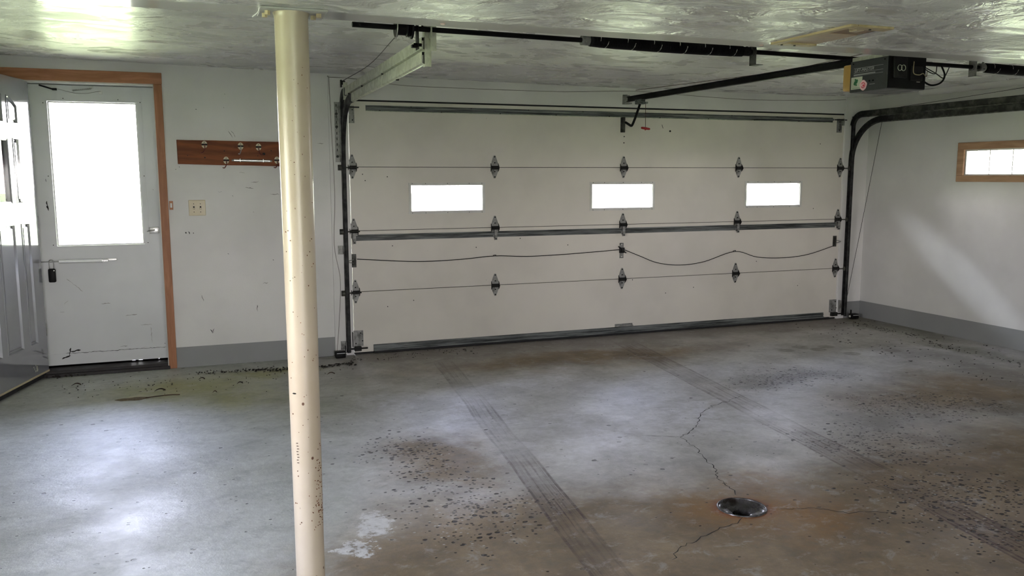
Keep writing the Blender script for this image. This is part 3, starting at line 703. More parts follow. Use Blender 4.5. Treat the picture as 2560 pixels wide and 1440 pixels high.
for a, b in WIN:
    bm = BM(); annulus_frame(bm, a - .016, b + .016, wz[0] - .016, wz[1] + .016, .020, -.006, .002); f_ = obj('window_frame', bm, 'trimw', panels[2])
    bm = BM(); annulus_frame(bm, a - .001, b + .001, wz[0] - .001, wz[1] + .001, .008, .002, .04); obj('window_liner', bm, 'trimw', panels[2])
    bm = BM(); box(bm, a, b, .02, .023, wz[0], wz[1]); obj('pane', bm, 'glass', panels[2])
bm = BM(); cyl(bm, (0, 0, 0), (0, -.002, 0), .0032, 8); s0 = None
for a, b in WIN:
    for t in (.02, .2, .5, .8, .98):
        for z in (wz[0] - .009, wz[1] + .009):
            L_ = (a + (b - a) * t, -.006, z)
            if s0 is None: s0 = obj('screw', bm, 'dark', panels[2], L_, local=True)
            else: inst(s0, 'screw', panels[2], L_)
# hinges
def hinge_bm(wd=.062):
    bm = BM(); h = wd / 2
    up_ = [(-h, .028), (-h, -.016), (h, -.016), (h, .028), (.010, .094), (.006, .100), (-.006, .100), (-.010, .094)]
    dn_ = [(-h, -.016), (-h, -.034), (-.010, -.086), (-.006, -.092), (.006, -.092), (.010, -.086), (h, -.034), (h, -.016)]
    prism(bm, up_, xz, -.0035, 0); prism(bm, dn_, xz, -.0035, 0)
    return bm
hs = obj('hinge', hinge_bm(), 'brack', d3, (9, 0, 9), local=True)
bm = BM()
cyl(bm, (-.036, -.014, -.004), (.036, -.014, -.004), .0095, 12)
for s_ in (-1, 1): prism(bm, [(0, .034), (-.012, .02), (-.030, -.004), (-.012, -.026), (0, -.036)], lambda a, b, t: Vector((t, a, b)), s_ * .033 - .002, s_ * .033 + .002)
box(bm, -.031, .031, -.008, -.004, -.018, .012)
kn = obj('knuckle', bm, 'dark', hs, (9, 0, 9), local=True, smooth=True)
bm = BM(); cyl(bm, (0, 0, 0), (0, -.006, 0), .0062, 6); bl = obj('bolt', bm, 'dark', hs, (9, 0, 9.09), local=True)
bm = BM(); cyl(bm, (-.10, -.026, 0), (.045, -.026, 0), .0055, 10); cyl(bm, (-.115, -.026, 0), (-.088, -.026, 0), .022, 20); rl = obj('roller', bm, 'galvd', d3, (9, 0, 9), local=True, smooth=True)
HX = [.018, 1.218, 2.44, 3.66, 4.852]; first = True
for j, z in enumerate(ZJ[1:4]):
    for i, x in enumerate(HX):
        L_ = (x, -.001, z)
        if first: hs.location = Vector(L_) - WL[d3]; WL[hs] = Vector(L_); H_ = hs; kn.location = (0, 0, 0); bl.location = (0, -.004, .088)
        else:
            H_ = inst(hs, 'hinge', d3, L_); inst(kn, 'knuckle', H_, L_); inst(bl, 'bolt', H_, (x, -.005, z + .088))
        for dz in (.038, -.036, -.080): inst(bl, 'bolt', H_, (x, -.005, z + dz))
        if i in (0, 4):
            R_ = (x, 0, z - .004); rot = (0, 0, 0) if i == 0 else (0, 0, 0)
            if first: rl.location = Vector(R_) - WL[d3]; WL[rl] = Vector(R_)
            else:
                r_ = inst(rl, 'roller', d3, R_)
                if i == 4: r_.scale = (-1, 1, 1)
        first = False
# horizontal stiffening struts
def strut(bm, x0, x1, z, h=.044, d=.026, rev=1):
    f = lambda a, b, t: Vector((t, -a, z + b * rev))
    pr = [(.001, -.022), (.001, -.020), (.003, -.020), (.003, -.006), (.022, -.004), (.024, .010), (.010, .012), (.003, .014), (.003, .022), (.001, .022), (-.0, .022), (-.0, -.022)]
    pr = [(a, b * h / .044) for a, b in pr]
    prism(bm, pr, f, x0, x1); return bm
bm = BM(); strut(bm, .137, 4.737, 1.981, .046); st = obj('strut', bm, 'strut', d3)
studs('screw', 'dark', st, [(.25 + k * .255, 0, 1.963 + .034 * (k % 2)) for k in range(18)], .005, -.006)
bm = BM(); box(bm, .137, 4.74, -.003, 0, 1.955, 1.962); obj('strut_flange', bm, 'galvl', st)
bm = BM(); strut(bm, .032, 4.824, .953, .050); st2 = obj('strut', bm, 'strut', d3)
studs('strut_clamp', 'brack', st2, [(x, -.027, .948) for x in HX], (.024, .006, .085), 0)
studs('screw', 'dark', st2, [(x, -.030, .915) for x in HX], .006, -.006)
# bottom retainer with its rubber seal
bm = BM(); box(bm, .155, 4.725, -.012, 0, .020, .072, .002); box(bm, .155, 4.725, -.022, -.012, .020, .032); box(bm, .155, 4.725, -.016, -.012, .046, .052); obj('bottom_retainer', bm, 'strut', d3)
bm = BM(); box(bm, .155, 4.80, -.020, .03, .002, .020, .004); box(bm, .0, W_, .0, .04, .0, .014); obj('bottom_seal', bm, 'rubber', d3)
bm = BM(); box(bm, 2.375, 2.555, -.022, -.002, .078, .083); box(bm, 2.375, 2.555, -.004, 0, .062, .100, .001); box(bm, 2.385, 2.545, -.024, -.020, .083, .094, .001); obj('lift_handle', bm, 'brack', d3)
# corner brackets
for s_, x0, x1 in ((1, -.020, .072), (-1, 4.80, 4.905)):
    bm = BM(); box(bm, x0, x1, -.006, 0, .068, .196, .001); box(bm, x0 if s_ > 0 else x1 - .004, x0 + .004 if s_ > 0 else x1, -.06, 0, .068, .19)
    cb = obj('bottom_bracket', bm, 'brack', d3)
    bm = BM()
    studs('bolt', 'dark', cb, [(x0 + dx, -.006, dz) for dx, dz in ((.07, .175), (.085, .11), (.03, .09))], .006, -.005)
    cyl(bm, (x0 - .04 if s_ > 0 else x0 + .02, -.03, .052), (x1 + .03 if s_ > 0 else x1 + .04, -.03, .052), .0065, 10)
    box(bm, x0 + .015, x1 - .02, -.034, -.004, .030, .068, .003)
    obj('roller_shaft', bm, 'dark', cb)
# top corner fixtures
for x0, x1, dr_ in ((.0, .046, 1), (4.79, 4.85, -1)):
    bm = BM(); box(bm, x0, x1, -.004, 0, 1.862, 1.995, .001); box(bm, x0 if dr_ > 0 else x1 - .004, x0 + .004 if dr_ > 0 else x1, -.04, 0, 1.93, 1.995)
    tf = obj('top_fixture', bm, 'brack', d3)
    bm = BM(); cyl(bm, (x0 - .05, -.03, 1.983), (x1 + .035, -.03, 1.983), .005, 8); obj('roller_stem', bm, 'dark', tf)
    studs('bolt', 'dark', tf, [(x0 + .03, -.004, 1.885), (x0 + .03, -.004, 1.965)], .006, -.006)
# side lock: bolts, centre plate and the slack cable
cab = [(.036, .782), (.52, .745), (.9, .748), (1.21, .767), (1.5, .753), (1.817, .757), (2.1, .768), (2.40, .782)]
bm = BM(); tube(bm, curve([(x, -.014, z) for x, z in cab], 6), .0032, 8); lc = obj('lock_cable', bm, 'dark', d3, smooth=True)
cab = [(2.46, .778), (2.62, .715), (2.80, .648), (3.036, .618), (3.3, .640), (3.639, .725), (3.9, .662), (4.207, .645), (4.5, .668), (4.815, .745)]
bm = BM(); tube(bm, curve([(x, -.014, z) for x, z in cab], 6), .0032, 8); obj('lock_cable', bm, 'dark', d3, smooth=True)
for x, z in ((1.213, .768), (3.639, .727)):
    bm = BM(); tube(bm, [(x - .012, -.002, z + .002), (x - .008, -.018, z + .008), (x + .008, -.018, z + .008), (x + .012, -.002, z + .002)], .0025, 6); obj('cable_staple', bm, 'dark', d3)
cp = empty('lock_plate', (2.43, 0, .77), d3)
bm = BM(); box(bm, 2.412, 2.452, -.004, 0, .704, .842, .001); obj('plate', bm, 'brack', cp)
bm = BM(); box(bm, 2.405, 2.458, -.016, -.004, .752, .800, .003); cyl(bm, (2.43, -.016, .775), (2.43, -.03, .775), .011, 12); tube(bm, [(2.39, -.02, .812), (2.41, -.024, .80), (2.44, -.026, .772), (2.468, -.022, .752)], .0055, 8); obj('cam', bm, 'dark', cp, smooth=True)
for z in (.828, .718):
    bm = BM(); cyl(bm, (2.432, -.004, z), (2.432, -.0055, z), .006, 10); obj('hole', bm, 'trimw', cp)
for x0, x1, s_ in ((-.012, .032, 1), (4.808, 4.852, -1)):
    z0 = .715 if s_ > 0 else .735
    e = empty('side_latch', ((x0 + x1) / 2, 0, z0 + .05), d3)
    bm = BM(); box(bm, x0, x1, -.004, 0, z0, z0 + .108, .001); box(bm, x0 + .012, x1 - .012, -.018, -.004, z0 + .015, z0 + .09, .002); obj('plate', bm, 'galvd', e)
    bm = BM(); xa = x0 + .02 if s_ > 0 else x1 - .02
    for dz in (-.014, .014): tube(bm, [(xa, -.02, z0 + .05 + dz), (xa - s_ * .03, -.024, z0 + .05 + dz * .6), (xa - s_ * .055, -.026, z0 + .05)], .0035, 6)
    obj('bolt_fork', bm, 'brack', e)
bm = BM(); box(bm, 2.412, 2.436, -.030, -.003, 1.826, 1.958, .001); box(bm, 2.404, 2.446, -.004, 0, 1.826, 1.958, .001); ab = obj('arm_bracket', bm, 'galvd', d3)
studs('bolt_head', 'dark', d3, [(2.909, 0, 1.845)], .009, -.004, seg=10); studs('bolt_head', 'dark', d3, [(2.44, 0, 1.735), (2.442, 0, 1.79)], .005, -.004, seg=10)
bm = BM(); prism(bm, [(2.822, 1.902), (2.826, 1.902), (2.838, 1.87), (2.834, 1.868)], xz, -.001, 0); obj('scratch', bm, 'dark', d3)
# dark spots of old screw holes
bm = BM(); bm.free()
studs('screw_hole', 'gap', d3, [(x, 0, z) for x, z in ((.30, 1.44), (.10, 1.46), (.12, 1.41), (.5, .42), (.28, .38), (3.2, .40), (4.4, .36), (2.9, .36), (3.9, .62), (1.45, .91), (1.9, .84), (1.05, .845), (.33, .88), (4.6, 1.75), (4.55, 1.12), (2.55, .5))], .0045, -.0012, seg=8)

# ------------------------------------------------------------------ tracks
def track_prof(sgn):       # web on the outside, lips curling towards the door; a: +X for sgn=1, b: across
    t = .0022
    inner = [(0, -.027), (.006, -.0315), (.016, -.033), (.026, -.031), (.030, -.024)]
    pts = [(0, .027), (.004, .030), (.014, .031), (.020, .029)]
    out = [(t, .0255), (.006, .028), (.014, .029), (.019, .027)]
    low_ = [(t, -.0255), (.007, -.0295), (.016, -.0310), (.0245, -.0295), (.028, -.0235)]
    poly = pts[::-1] + inner + low_[::-1] + out
    return [(a * sgn, b) for a, b in poly]
def path_frames(pts, X):
    """pts: (y,z) polyline; profile b axis = inward normal in the YZ plane"""
    fr = []
    for i, (y, z) in enumerate(pts):
        a = pts[max(0, i - 1)]; b = pts[min(len(pts) - 1, i + 1)]
        d = Vector((0, b[0] - a[0], b[1] - a[1])).normalized(); n = Vector((0, d.z, -d.y))   # for upward travel n=+Y, for travel to -Y n=+Z
        fr.append((Vector((X, y, z)), Vector((1, 0, 0)), n))
    return fr
def arc(yc, zc_, R, n=14):  # from vertical going up to horizontal going to -Y ; centre at (yc - R ... )
    return [(yc - R + R * math.cos(t), zc_ + R * math.sin(t)) for t in [math.pi / 2 * k / n for k in range(n + 1)]]
def make_track(name, label, X, sgn, zl, zu, slope, yend, mv, mh, R=.385, yv=-.045):
    t = empty(name, (X, yv, 0)); tag(t, label, 'track', 'overhead door tracks')
    pr = track_prof(sgn)
    v0 = zl - R
    bm = BM(); sweep(bm, pr, path_frames([(yv, .03), (yv, 1.0), (yv, v0 if v0 < 1.5 else v0)], X)); obj('vertical_track', bm, mv, t, smooth=True)
    bm = BM(); A_ = arc(yv, v0, R); sweep(bm, pr, path_frames([(yv, v0 - .02)] + A_ + [(yv - R - .12, zl)], X)); obj('curved_track', bm, mv, t, smooth=True)
    bm = BM(); ys = yv - R - .12; sweep(bm, pr, path_frames([(ys, zl), (yend, zl + slope * (ys - yend))], X)); obj('horizontal_track', bm, mh, t, smooth=True)
    # outer track with a tight bend at the top
    yo = yv + .004; Ru = .12; vo = zu - Ru
    X2 = X - sgn * .0
    bm = BM(); A_ = arc(yo + .0, vo, Ru, 10); sweep(bm, pr, path_frames([(yo, v0 + .05), (yo, vo - .02)] + A_ + [(yo - Ru - .12, zu)], X2)); obj('tight_bend_track', bm, mv, t, smooth=True)
    bm = BM(); ys = yo - Ru - .12; sweep(bm, pr, path_frames([(ys, zu), (yend, zu + slope * (ys - yend))], X2)); obj('upper_track', bm, mh, t, smooth=True)
    return t
tl = make_track('door_track', 'pale galvanised double track left of the overhead door, ending beside the black cable drum', -.070, 1, 2.012, 2.080, .008, -2.60, 'galvk', 'galvl')
trk = make_track('door_track', 'dark greasy double track at the right end of the overhead door, along the right wall', 4.962, -1, 1.974, 2.034, .001, -2.60, 'galvk', 'galvd')
# wall angles and bolts
for x0, x1, t in ((-.112, -.072, tl), (4.964, 5.0, trk)):
    bm = BM(); box(bm, x0, x1, -.018, -.014, 1.555, 2.02, .001); box(bm, x1 - .004 if x0 < 0 else x0, x1 if x0 < 0 else x0 + .004, -.060, -.014, 1.555, 2.02); an_ = obj('wall_angle', bm, 'brack', t)
    xc = (x0 + x1) / 2 - .005
    studs('washer', 'galvd', an_, [(xc, -.018, z) for z in (1.93, 1.83, 1.60)], .011, -.003, seg=16)
    studs('bolt', 'dark', an_, [(xc, -.021, z) for z in (1.93, 1.83, 1.60)], .0065, -.009)
    studs('slot', 'gap', an_, [(x0 + .015, -.0183, 1.65 + k * .043) for k in range(9)], (.006, .0008, .02), 0)
    for z in (.86, .085):
        bm = BM(); box(bm, x0 - .002, x1, -.018, -.014, z - .035, z + .035, .001); box(bm, x1 - .004 if x0 < 0 else x0, x1 if x0 < 0 else x0 + .004, -.06, -.014, z - .03, z + .03)
        cyl(bm, ((x0 + x1) / 2 - .006, -.018, z), ((x0 + x1) / 2 - .006, -.029, z), .007, 6); obj('track_bracket', bm, 'brack', t)
# left track extras
bm = BM(); prism(bm, [(-.03, 2.00), (-.03, 2.115), (-.10, 2.150), (-.235, 2.150), (-.235, 2.02), (-.16, 1.975)], lambda a, b, t: Vector((t, a, b)), -.046, -.042); box(bm, -.075, -.042, -.245, -.235, 2.02, 2.15)
fb = obj('bend_bracket', bm, 'galvl', tl)
studs('bolt', 'dark', fb, [(-.042, y, z) for y, z in ((-.16, 2.13), (-.19, 2.02), (-.09, 2.03), (-.07, 2.10))], .008, .010, 0)
bm = BM(); cyl(bm, (-.075, -.15, 2.155), (-.045, -.15, 2.155), .016, 16); box(bm, -.08, -.07, -.165, -.135, 2.12, 2.175)
obj('pulley', bm, 'dark', fb)
studs('track_joint', 'dark', tl, [(-.066, y, 2.08) for y in (-.42, -.95, -1.62)], (.005, .008, .06), 0)
studs('bolt', 'dark', tl, [(-.068, y, 2.051) for y in (-.42, -.95, -1.62)] + [(-.055, -1.95, 1.992)], .009, .016, 0)
for t, x0, s_ in ((tl, -.052, 1), (trk, 4.935, -1)):
    bm = BM(); box(bm, x0 - .003, x0, -2.60, -2.565, 1.985, 2.235); box(bm, x0 - .003, x0 + .030 * s_ if s_ > 0 else x0, -2.603, -2.600, 1.985, 2.235); hb = obj('hanger_angle', bm, 'galvl', t)
    studs('slot', 'gap', hb, [(x0 + .0005, -2.586, 2.015 + k * .045) for k in range(5)], (.001, .008, .03), 0)
    studs('bolt', 'dark', hb, [(x0 - .012, -2.578, z) for z in (2.12, 2.18, 2.05)], .0075, .022, 0)

# ------------------------------------------------------------------ torsion shaft
TY, TZ = -2.62, 2.150
ts = empty('torsion_shaft', (2.3, TY, TZ)); tag(ts, 'long black torsion shaft with springs and drums hung under the far ceiling', 'torsion shaft')
sl = -.0042
def sh(x): return (x, TY, TZ + .014 - (x + .4) * .0085)
bm = BM(); cyl(bm, sh(-.415), sh(5.05), .0128, 20); obj('tube', bm, 'black', ts, smooth=True)
def drum(x0, s_):
    bm = BM(); c = [(0, .046), (.004, .050), (.008, .046), (.010, .036), (.050, .036), (.056, .044), (.062, .036), (.066, .044), (.072, .036), (.076, .050), (.084, .050), (.084, .014)]
    prev = None
    for a, r in [(0, .0135)] + c:
        o_ = Vector(sh(x0 + a * s_)); ring_ = [bm.verts.new(o_ + Vector((0, r * math.cos(t), r * math.sin(t)))) for t in [2 * math.pi * k / 28 for k in range(28)]]
        if prev:
            for k in range(28): bm.faces.new((prev[k], prev[(k + 1) % 28], ring_[(k + 1) % 28], ring_[k]))
        prev = ring_
    bm.faces.new(prev)
    return obj('cable_drum', bm, 'black', ts, smooth=True)
drum(-.205, 1); drum(5.03, -1)
bm = BM(); o_ = Vector(sh(-.204)); tube(bm, [o_ + Vector((0, .049 * math.cos(t), .049 * math.sin(t))) for t in [2 * math.pi * k / 32 for k in range(33)]], .0018, 6); obj('drum_edge', bm, 'alu', ts)
bm = BM(); x = -.095; box(bm, x - .003, x, TY - .03, TY + .03, 2.06, 2.225, .002); cyl(bm, (x - .02, TY, 2.085), (x + .02, TY, 2.085), .008, 8); box(bm, x - .03, x, TY - .012, TY + .012, 2.070, 2.084); obj('bearing_plate', bm, 'black', ts)
bm = BM(); box(bm, -.03, 0.0, TY - .004, TY + .0, 2.06, zc(0) - .002, .001); box(bm, -.032, -.028, TY - .03, TY + .03, 2.12, zc(0) - .002); obj('bearing_hanger', bm, 'galvl', ts)
def spring(x0, x1, r=.0265, r2=.030):
    bm = BM(); turns = int((x1 - x0) / .0064); n = turns * 12; P_ = []
    for k in range(n + 1):
        u = k / n; x = x0 + (x1 - x0) * u; a = 2 * math.pi * k / 12; rr = r + (r2 - r) * min(1, min(u, 1 - u) * 8 + .3)
        c = Vector(sh(x)) - Vector((0, 0, .004 * math.sin(u * math.pi)))
        P_.append(c + Vector((0, rr * math.cos(a), rr * math.sin(a))))
    tube(bm, P_, .0033, 5)
    mid = sh((x0 + x1) / 2); o = obj('torsion_spring', bm, 'spring', ts, mid, smooth=True)
    return o
spring(.838, 1.800); spring(3.665, 4.62)
for x in (.815, 1.825, 3.63, 4.65):
    bm = BM(); cyl(bm, sh(x - .022), sh(x + .022), .026, 20); 
    for a in (.4, 2.0, 3.5): 
        c = Vector(sh(x)); cyl(bm, c, c + Vector((0, math.cos(a), math.sin(a))) * .036, .006, 8)
    obj('winding_cone', bm, 'brack' if x in (.815, 3.63) else 'dark', ts, smooth=True)
for x in (1.875, 3.56):
    bm = BM(); box(bm, x - .002, x + .002, TY - .03, TY + .03, 2.07, zc(x) - .001, .001); box(bm, x - .002, x + .05, TY - .03, TY + .03, 2.07, 2.073); cyl(bm, sh(x - .01), sh(x + .012), .022, 16); obj('centre_bracket', bm, 'brack' if x > 3 else 'galvd', ts)

# lift cables
def wire(name, pts, r, mat, label, cat='cable', n=6, group=None):
    bm = BM(); tube(bm, curve(pts, n), r, 6); return tag(obj(name, bm, mat, smooth=True), label, cat, group)
wire('lift_cable', [(-.06, -.15, 2.17), (-.10, -1.4, 2.135), (-.19, TY + .048, 2.13)], .0022, 'dark', 'thin black lift cable from the left track bend up to the cable drum')
wire('lift_cable', [(4.985, -.03, .16), (4.985, -.21, 1.06), (4.985, -.384, 1.948)], .0022, 'dark', 'thin cable slanting up beside the right end of the overhead door')
wire('lift_cable', [(4.99, -.60, 2.070), (4.99, -1.3, 2.100), (4.995, -2.55, 2.16)], .002, 'dark', 'thin cable above the right horizontal track by the right wall')
wire('spring_cord', [(2.54, -.02, 2.196), (2.70, -.6, 2.200), (2.93, -1.45, zc(2.9) - .006), (2.84, -2.1, 2.195), (2.62, -2.9, 2.17)], .0022, 'wirebrown', 'thin brown wire running over the far ceiling to the opener', 'wire')
wire('bell_wire', [(-.146, -.016, .035), (-.121, -.016, .29), (-.103, -.016, .62), (-.142, -.016, .90), (-.127, -.016, 1.32), (-.14, -.016, 1.9), (-.146, -.016, 2.19), (-.135, -.010, 2.208), (.115, -.003, 2.200), (.42, -.003, 2.168), (.89, -.003, 2.161), (1.82, -.003, 2.162), (2.49, -.003, 2.188), (3.0, -.003, 2.172), (3.74, -.003, 2.150), (4.5, -.003, 2.165), (4.9, -.003, 2.182)], .0022, 'wirew', 'thin painted-over wire up the left jamb and along above the overhead door', 'wire')

# ------------------------------------------------------------------ opener
op = empty('door_opener', (2.445, -3.05, 1.898)); tag(op, 'dark grey garage door opener with amber light cover under the ceiling', 'door opener')
ox0, ox1, oy0, oy1, oz0, oz1 = 2.315, 2.580, -3.188, -2.915, 1.901, 2.070
bm = BM(); box(bm, ox0, ox1, oy0, oy1, oz0, oz1, .003); bd = obj('housing', bm, ['opener'], op)
bm = BM(); box(bm, ox0 + .006, ox1 - .004, oy0 - .004, oy0, oz0 + .004, oz1 + .01, .001); bk = obj('back_plate', bm, 'openback', op)
bm = BM(); box(bm, ox0 + .03, ox0 + .12, oy0 - .018, oy0 - .004, oz0 + .055, oz1 - .005, .004); obj('motor_cover', bm, 'dark', bk)
bm = BM(); box(bm, ox0 + .15, ox0 + .235, oy0 - .012, oy0 - .004, oz0 + .045, oz0 + .12, .004); obj('terminal_box', bm, 'dark', bk)
for dx in (.065, .09):
    bm = BM(); tube(bm, [(ox0 + dx + .014 * math.cos(t), oy0 - .020, oz0 + .108 + .015 * math.sin(t)) for t in [2 * math.pi * k / 20 for k in range(21)]], .0016, 6); obj('wire_loop', bm, 'label', bk)
for dz in (.038, .046):
    bm = BM(); box(bm, ox0 + .20, ox0 + .224, oy0 - .005, oy0 - .0038, oz0 + dz, oz0 + dz + .004); obj('spade_terminal', bm, 'brass', bk)
bm = BM(); box(bm, ox0 + .002, ox1 - .002, oy1, oy1 + .062, oz0 + .012, oz1 - .012, .010); obj('light_cover', bm, 'ochre', op, smooth=True)
bm = BM(); box(bm, ox0 + .01, ox1 - .02, oy0 + .05, oy1, oz1, oz1 + .022, .002); obj('top_plate', bm, 'galvl', op)
studs('screw', 'black', bd, [(ox0, oy0 + .25, oz0 + .155), (ox0, oy0 + .02, oz0 + .155)], .004, -.003, 0, 8)
studs('adjustment_knob', 'black', bd, [(ox0, oy0 + dy, oz0 + .052) for dy in (.125, .098)], .0045, -.003, 0, 10)
bm = BM(); yb = oy0
for z, h in ((.128, .0016), (.104, .0014), (.088, .0014)): box(bm, ox0 - .0006, ox0, yb + .03, yb + .245, oz0 + z, oz0 + z + h)
box(bm, ox0 - .0006, ox0, yb + .085, yb + .245, oz0 + .092, oz0 + .0965); box(bm, ox0 - .0006, ox0, yb + .085, yb + .125, oz0 + .033, oz0 + .035)
obj('printed_stripes', bm, 'letter', bd)
def text_mesh(s, size, ext=.0004, shear=0):
    cu = bpy.data.curves.new('t', 'FONT'); cu.body = s; cu.size = size; cu.extrude = ext; cu.align_x = 'CENTER'; cu.align_y = 'CENTER'; cu.shear = shear
    o = bpy.data.objects.new('t', cu); COL.objects.link(o); bpy.context.view_layer.update()
    dg = bpy.context.evaluated_depsgraph_get(); me = bpy.data.meshes.new_from_object(o.evaluated_get(dg)); bpy.data.objects.remove(o); return me
def text_obj(name, s, size, mat, parent, loc, rot, sx=1, shear=0):
    me = text_mesh(s, size, shear=shear); me.materials.append(M[mat]); o = bpy.data.objects.new(name, me); COL.objects.link(o)
    adopt(o, parent, loc); o.rotation_euler = rot; o.scale = (sx, 1, 1); return o
text_obj('lettering', 'LIFT-MASTER', .024, 'letter', bd, (ox0 - .0008, yb + .168, oz0 + .1165), (HP, 0, -HP), 1.05, .25)
bm = BM(); box(bm, ox0 - .001, ox0, yb + .178, yb + .262, oz0 + .016, oz0 + .082); lb = obj('warning_label', bm, 'label', bd)
bm = BM()
c_ = (yb + .226, oz0 + .054)
for dy, dz, a, b in ((0, 0, .013, .009), (-.008, .008, .008, .008), (.008, -.008, .008, .008), (.004, .014, .006, .005), (-.004, -.015, .006, .005)):
    prism(bm, [(c_[0] + dy + a * math.cos(t), c_[1] + dz + b * math.sin(t)) for t in [2 * math.pi * k / 10 for k in range(10)]], lambda p__, q__, t: Vector((t, p__, q__)), ox0 - .0018, ox0 - .001)
box(bm, ox0 - .0014, ox0 - .001, yb + .19, yb + .25, oz0 + .022, oz0 + .0235)
obj('label_print', bm, 'green', bd)
bm = BM(); c_ = (yb + .168, oz0 + .033)
prism(bm, [(c_[0] + .027 * (1 + .07 * math.sin(5 * t)) * math.cos(t), c_[1] + .027 * (1 + .07 * math.cos(4 * t)) * math.sin(t)) for t in [2 * math.pi * k / 24 for k in range(24)]], lambda p__, q__, t: Vector((t, p__, q__)), ox0 - .002, ox0 - .0012)
obj('round_seal', bm, 'pink', bd)
bm = BM(); tube(bm, [(ox0 - .0025, c_[0] + .013 * math.cos(t), c_[1] + .014 * math.sin(t)) for t in [5.2 * k / 16 + .6 for k in range(17)]], .0022, 5); cyl(bm, (ox0 - .003, c_[0] - .002, c_[1] - .002), (ox0 - .002, c_[0] - .002, c_[1] - .002), .006, 10); obj('seal_print', bm, 'redink', bd)
# rail, trolley, arm, header bracket
bm = BM(); sweep(bm, [(-.016, .022), (.016, .022), (.016, .016), (.005, .014), (.005, -.014), (.016, -.016), (.016, -.022), (-.016, -.022), (-.016, -.016), (-.005, -.014), (-.005, .014), (-.016, .016)],
      [(Vector((2.442, y, z)), Vector((1, 0, 0)), Vector((0, 0, 1))) for y, z in ((-.045, 2.110), (-1.5, 2.100), (-2.95, 2.088))]); obj('rail', bm, 'black', op)
bm = BM(); box(bm, 2.425, 2.459, -.065, -.004, 2.086, 2.145, .002); box(bm, 2.420, 2.464, -.012, 0, 2.07, 2.155, .001); box(bm, 2.432, 2.475, -.075, -.012, 2.070, 2.082, .001); obj('header_bracket', bm, 'brack', op)
bm = BM(); box(bm, 2.420, 2.463, -.335, -.225, 2.052, 2.092, .004); box(bm, 2.430, 2.453, -.40, -.31, 2.046, 2.062, .003); tb = obj('trolley', bm, 'strut', op)
bm = BM(); P_ = curve([(2.444, -.275, 2.052), (2.444, -.205, 1.955), (2.444, -.150, 1.890), (2.444, -.125, 1.878), (2.442, -.095, 1.888), (2.440, -.030, 1.912)], 6); tube(bm, P_, .0105, 10); obj('door_arm', bm, 'black', op, smooth=True)
bm = BM(); tube(bm, [(2.444, -.372, 2.05), (2.444, -.374, 1.95), (2.444, -.376, 1.852)], .0022, 6); rc = obj('release_cord', bm, 'wirebrown', op)
bm = BM()
R_ = [(2.402, .0075), (2.408, .0095), (2.43, .0105), (2.444, .0115), (2.458, .0105), (2.482, .0095), (2.490, .0075)]
tube(bm, [(x, -.376 + (x - 2.446) * .2, 1.842 - (x - 2.446) * .09) for x, r in R_], [r for x, r in R_], 12); cyl(bm, (2.444, -.376, 1.838), (2.444, -.376, 1.826), .006, 8); obj('release_handle', bm, 'red', op, smooth=True)
# cables looping behind the opener
bm = BM(); tube(bm, curve([(2.585, -3.15, 1.975), (2.60, -3.16, 1.950), (2.645, -3.17, 1.930), (2.70, -3.18, 1.945), (2.725, -3.18, 1.985), (2.73, -3.15, 2.04)], 6), .005, 8); obj('power_cord', bm, 'black', op, smooth=True)
bm = BM(); tube(bm, curve([(2.65, -3.1, 2.04), (2.70, -3.14, 2.0), (2.74, -3.15, 1.975), (2.76, -3.15, 1.985), (2.82, -3.12, 2.04)], 6), .0028, 6); tube(bm, curve([(2.62, -3.1, 2.05), (2.67, -3.12, 2.01), (2.71, -3.13, 2.0), (2.75, -3.1, 2.05)], 6), .0028, 6); obj('signal_wire', bm, 'dark', op, smooth=True)
bm = BM(); tube(bm, curve([(ox0 + .17, oy0 - .01, oz0 + .145), (ox0 + .16, oy0 - .02, oz0 + .085), (ox0 + .20, oy0 - .02, oz0 + .075), (ox0 + .235, oy0 - .012, oz0 + .085), (ox0 + .262, oy0 - .008, oz0 + .07), (ox0 + .275, oy0, oz0 + .10)], 6), .0026, 6); obj('loose_wire', bm, 'tan_cable', op, smooth=True)
for x in (2.33, 2.56):
    bm = BM(); box(bm, x, x + .004, -3.13, -3.10, oz1, zc(x) - .001); obj('hanging_strap', bm, 'brack', op)

# ------------------------------------------------------------------ support post
px, py = -.8485, -4.0
po = empty('support_post', (px, py, 0)); tag(po, 'round cream-painted steel post with rust specks in front of the wall', 'post')
bm = BM(); n = 48; prev = None
for z, r in ((.006, .0475), (.3, .0475), (1.0, .0500), (1.6, .0515), (1.93, .0515), (1.938, .0530), (1.945, .0555), (1.9465, .0555)):
    ring_ = [bm.verts.new((px + r * math.cos(t), py + r * math.sin(t), z)) for t in [2 * math.pi * k / n for k in range(n)]]
    if prev:
        for k in range(n): bm.faces.new((prev[k], prev[(k + 1) % n], ring_[(k + 1) % n], ring_[k]))
    else: bm.faces.new(ring_[::-1])
    prev = ring_
bm.faces.new(prev); obj('shaft', bm, 'post', po, smooth=True)
bm = BM(); box(bm, px - .095, px + .105, py - .065, py + .085, 1.9465, 1.9525, .001); pt = obj('top_plate', bm, 'trimdull', po)
bm = BM(); box(bm, px - .09, px + .09, py - .09, py + .09, 0, .006, .001); obj('base_plate', bm, 'post', po)
bcam = math.atan2(CAM.y - py, CAM.x - px)
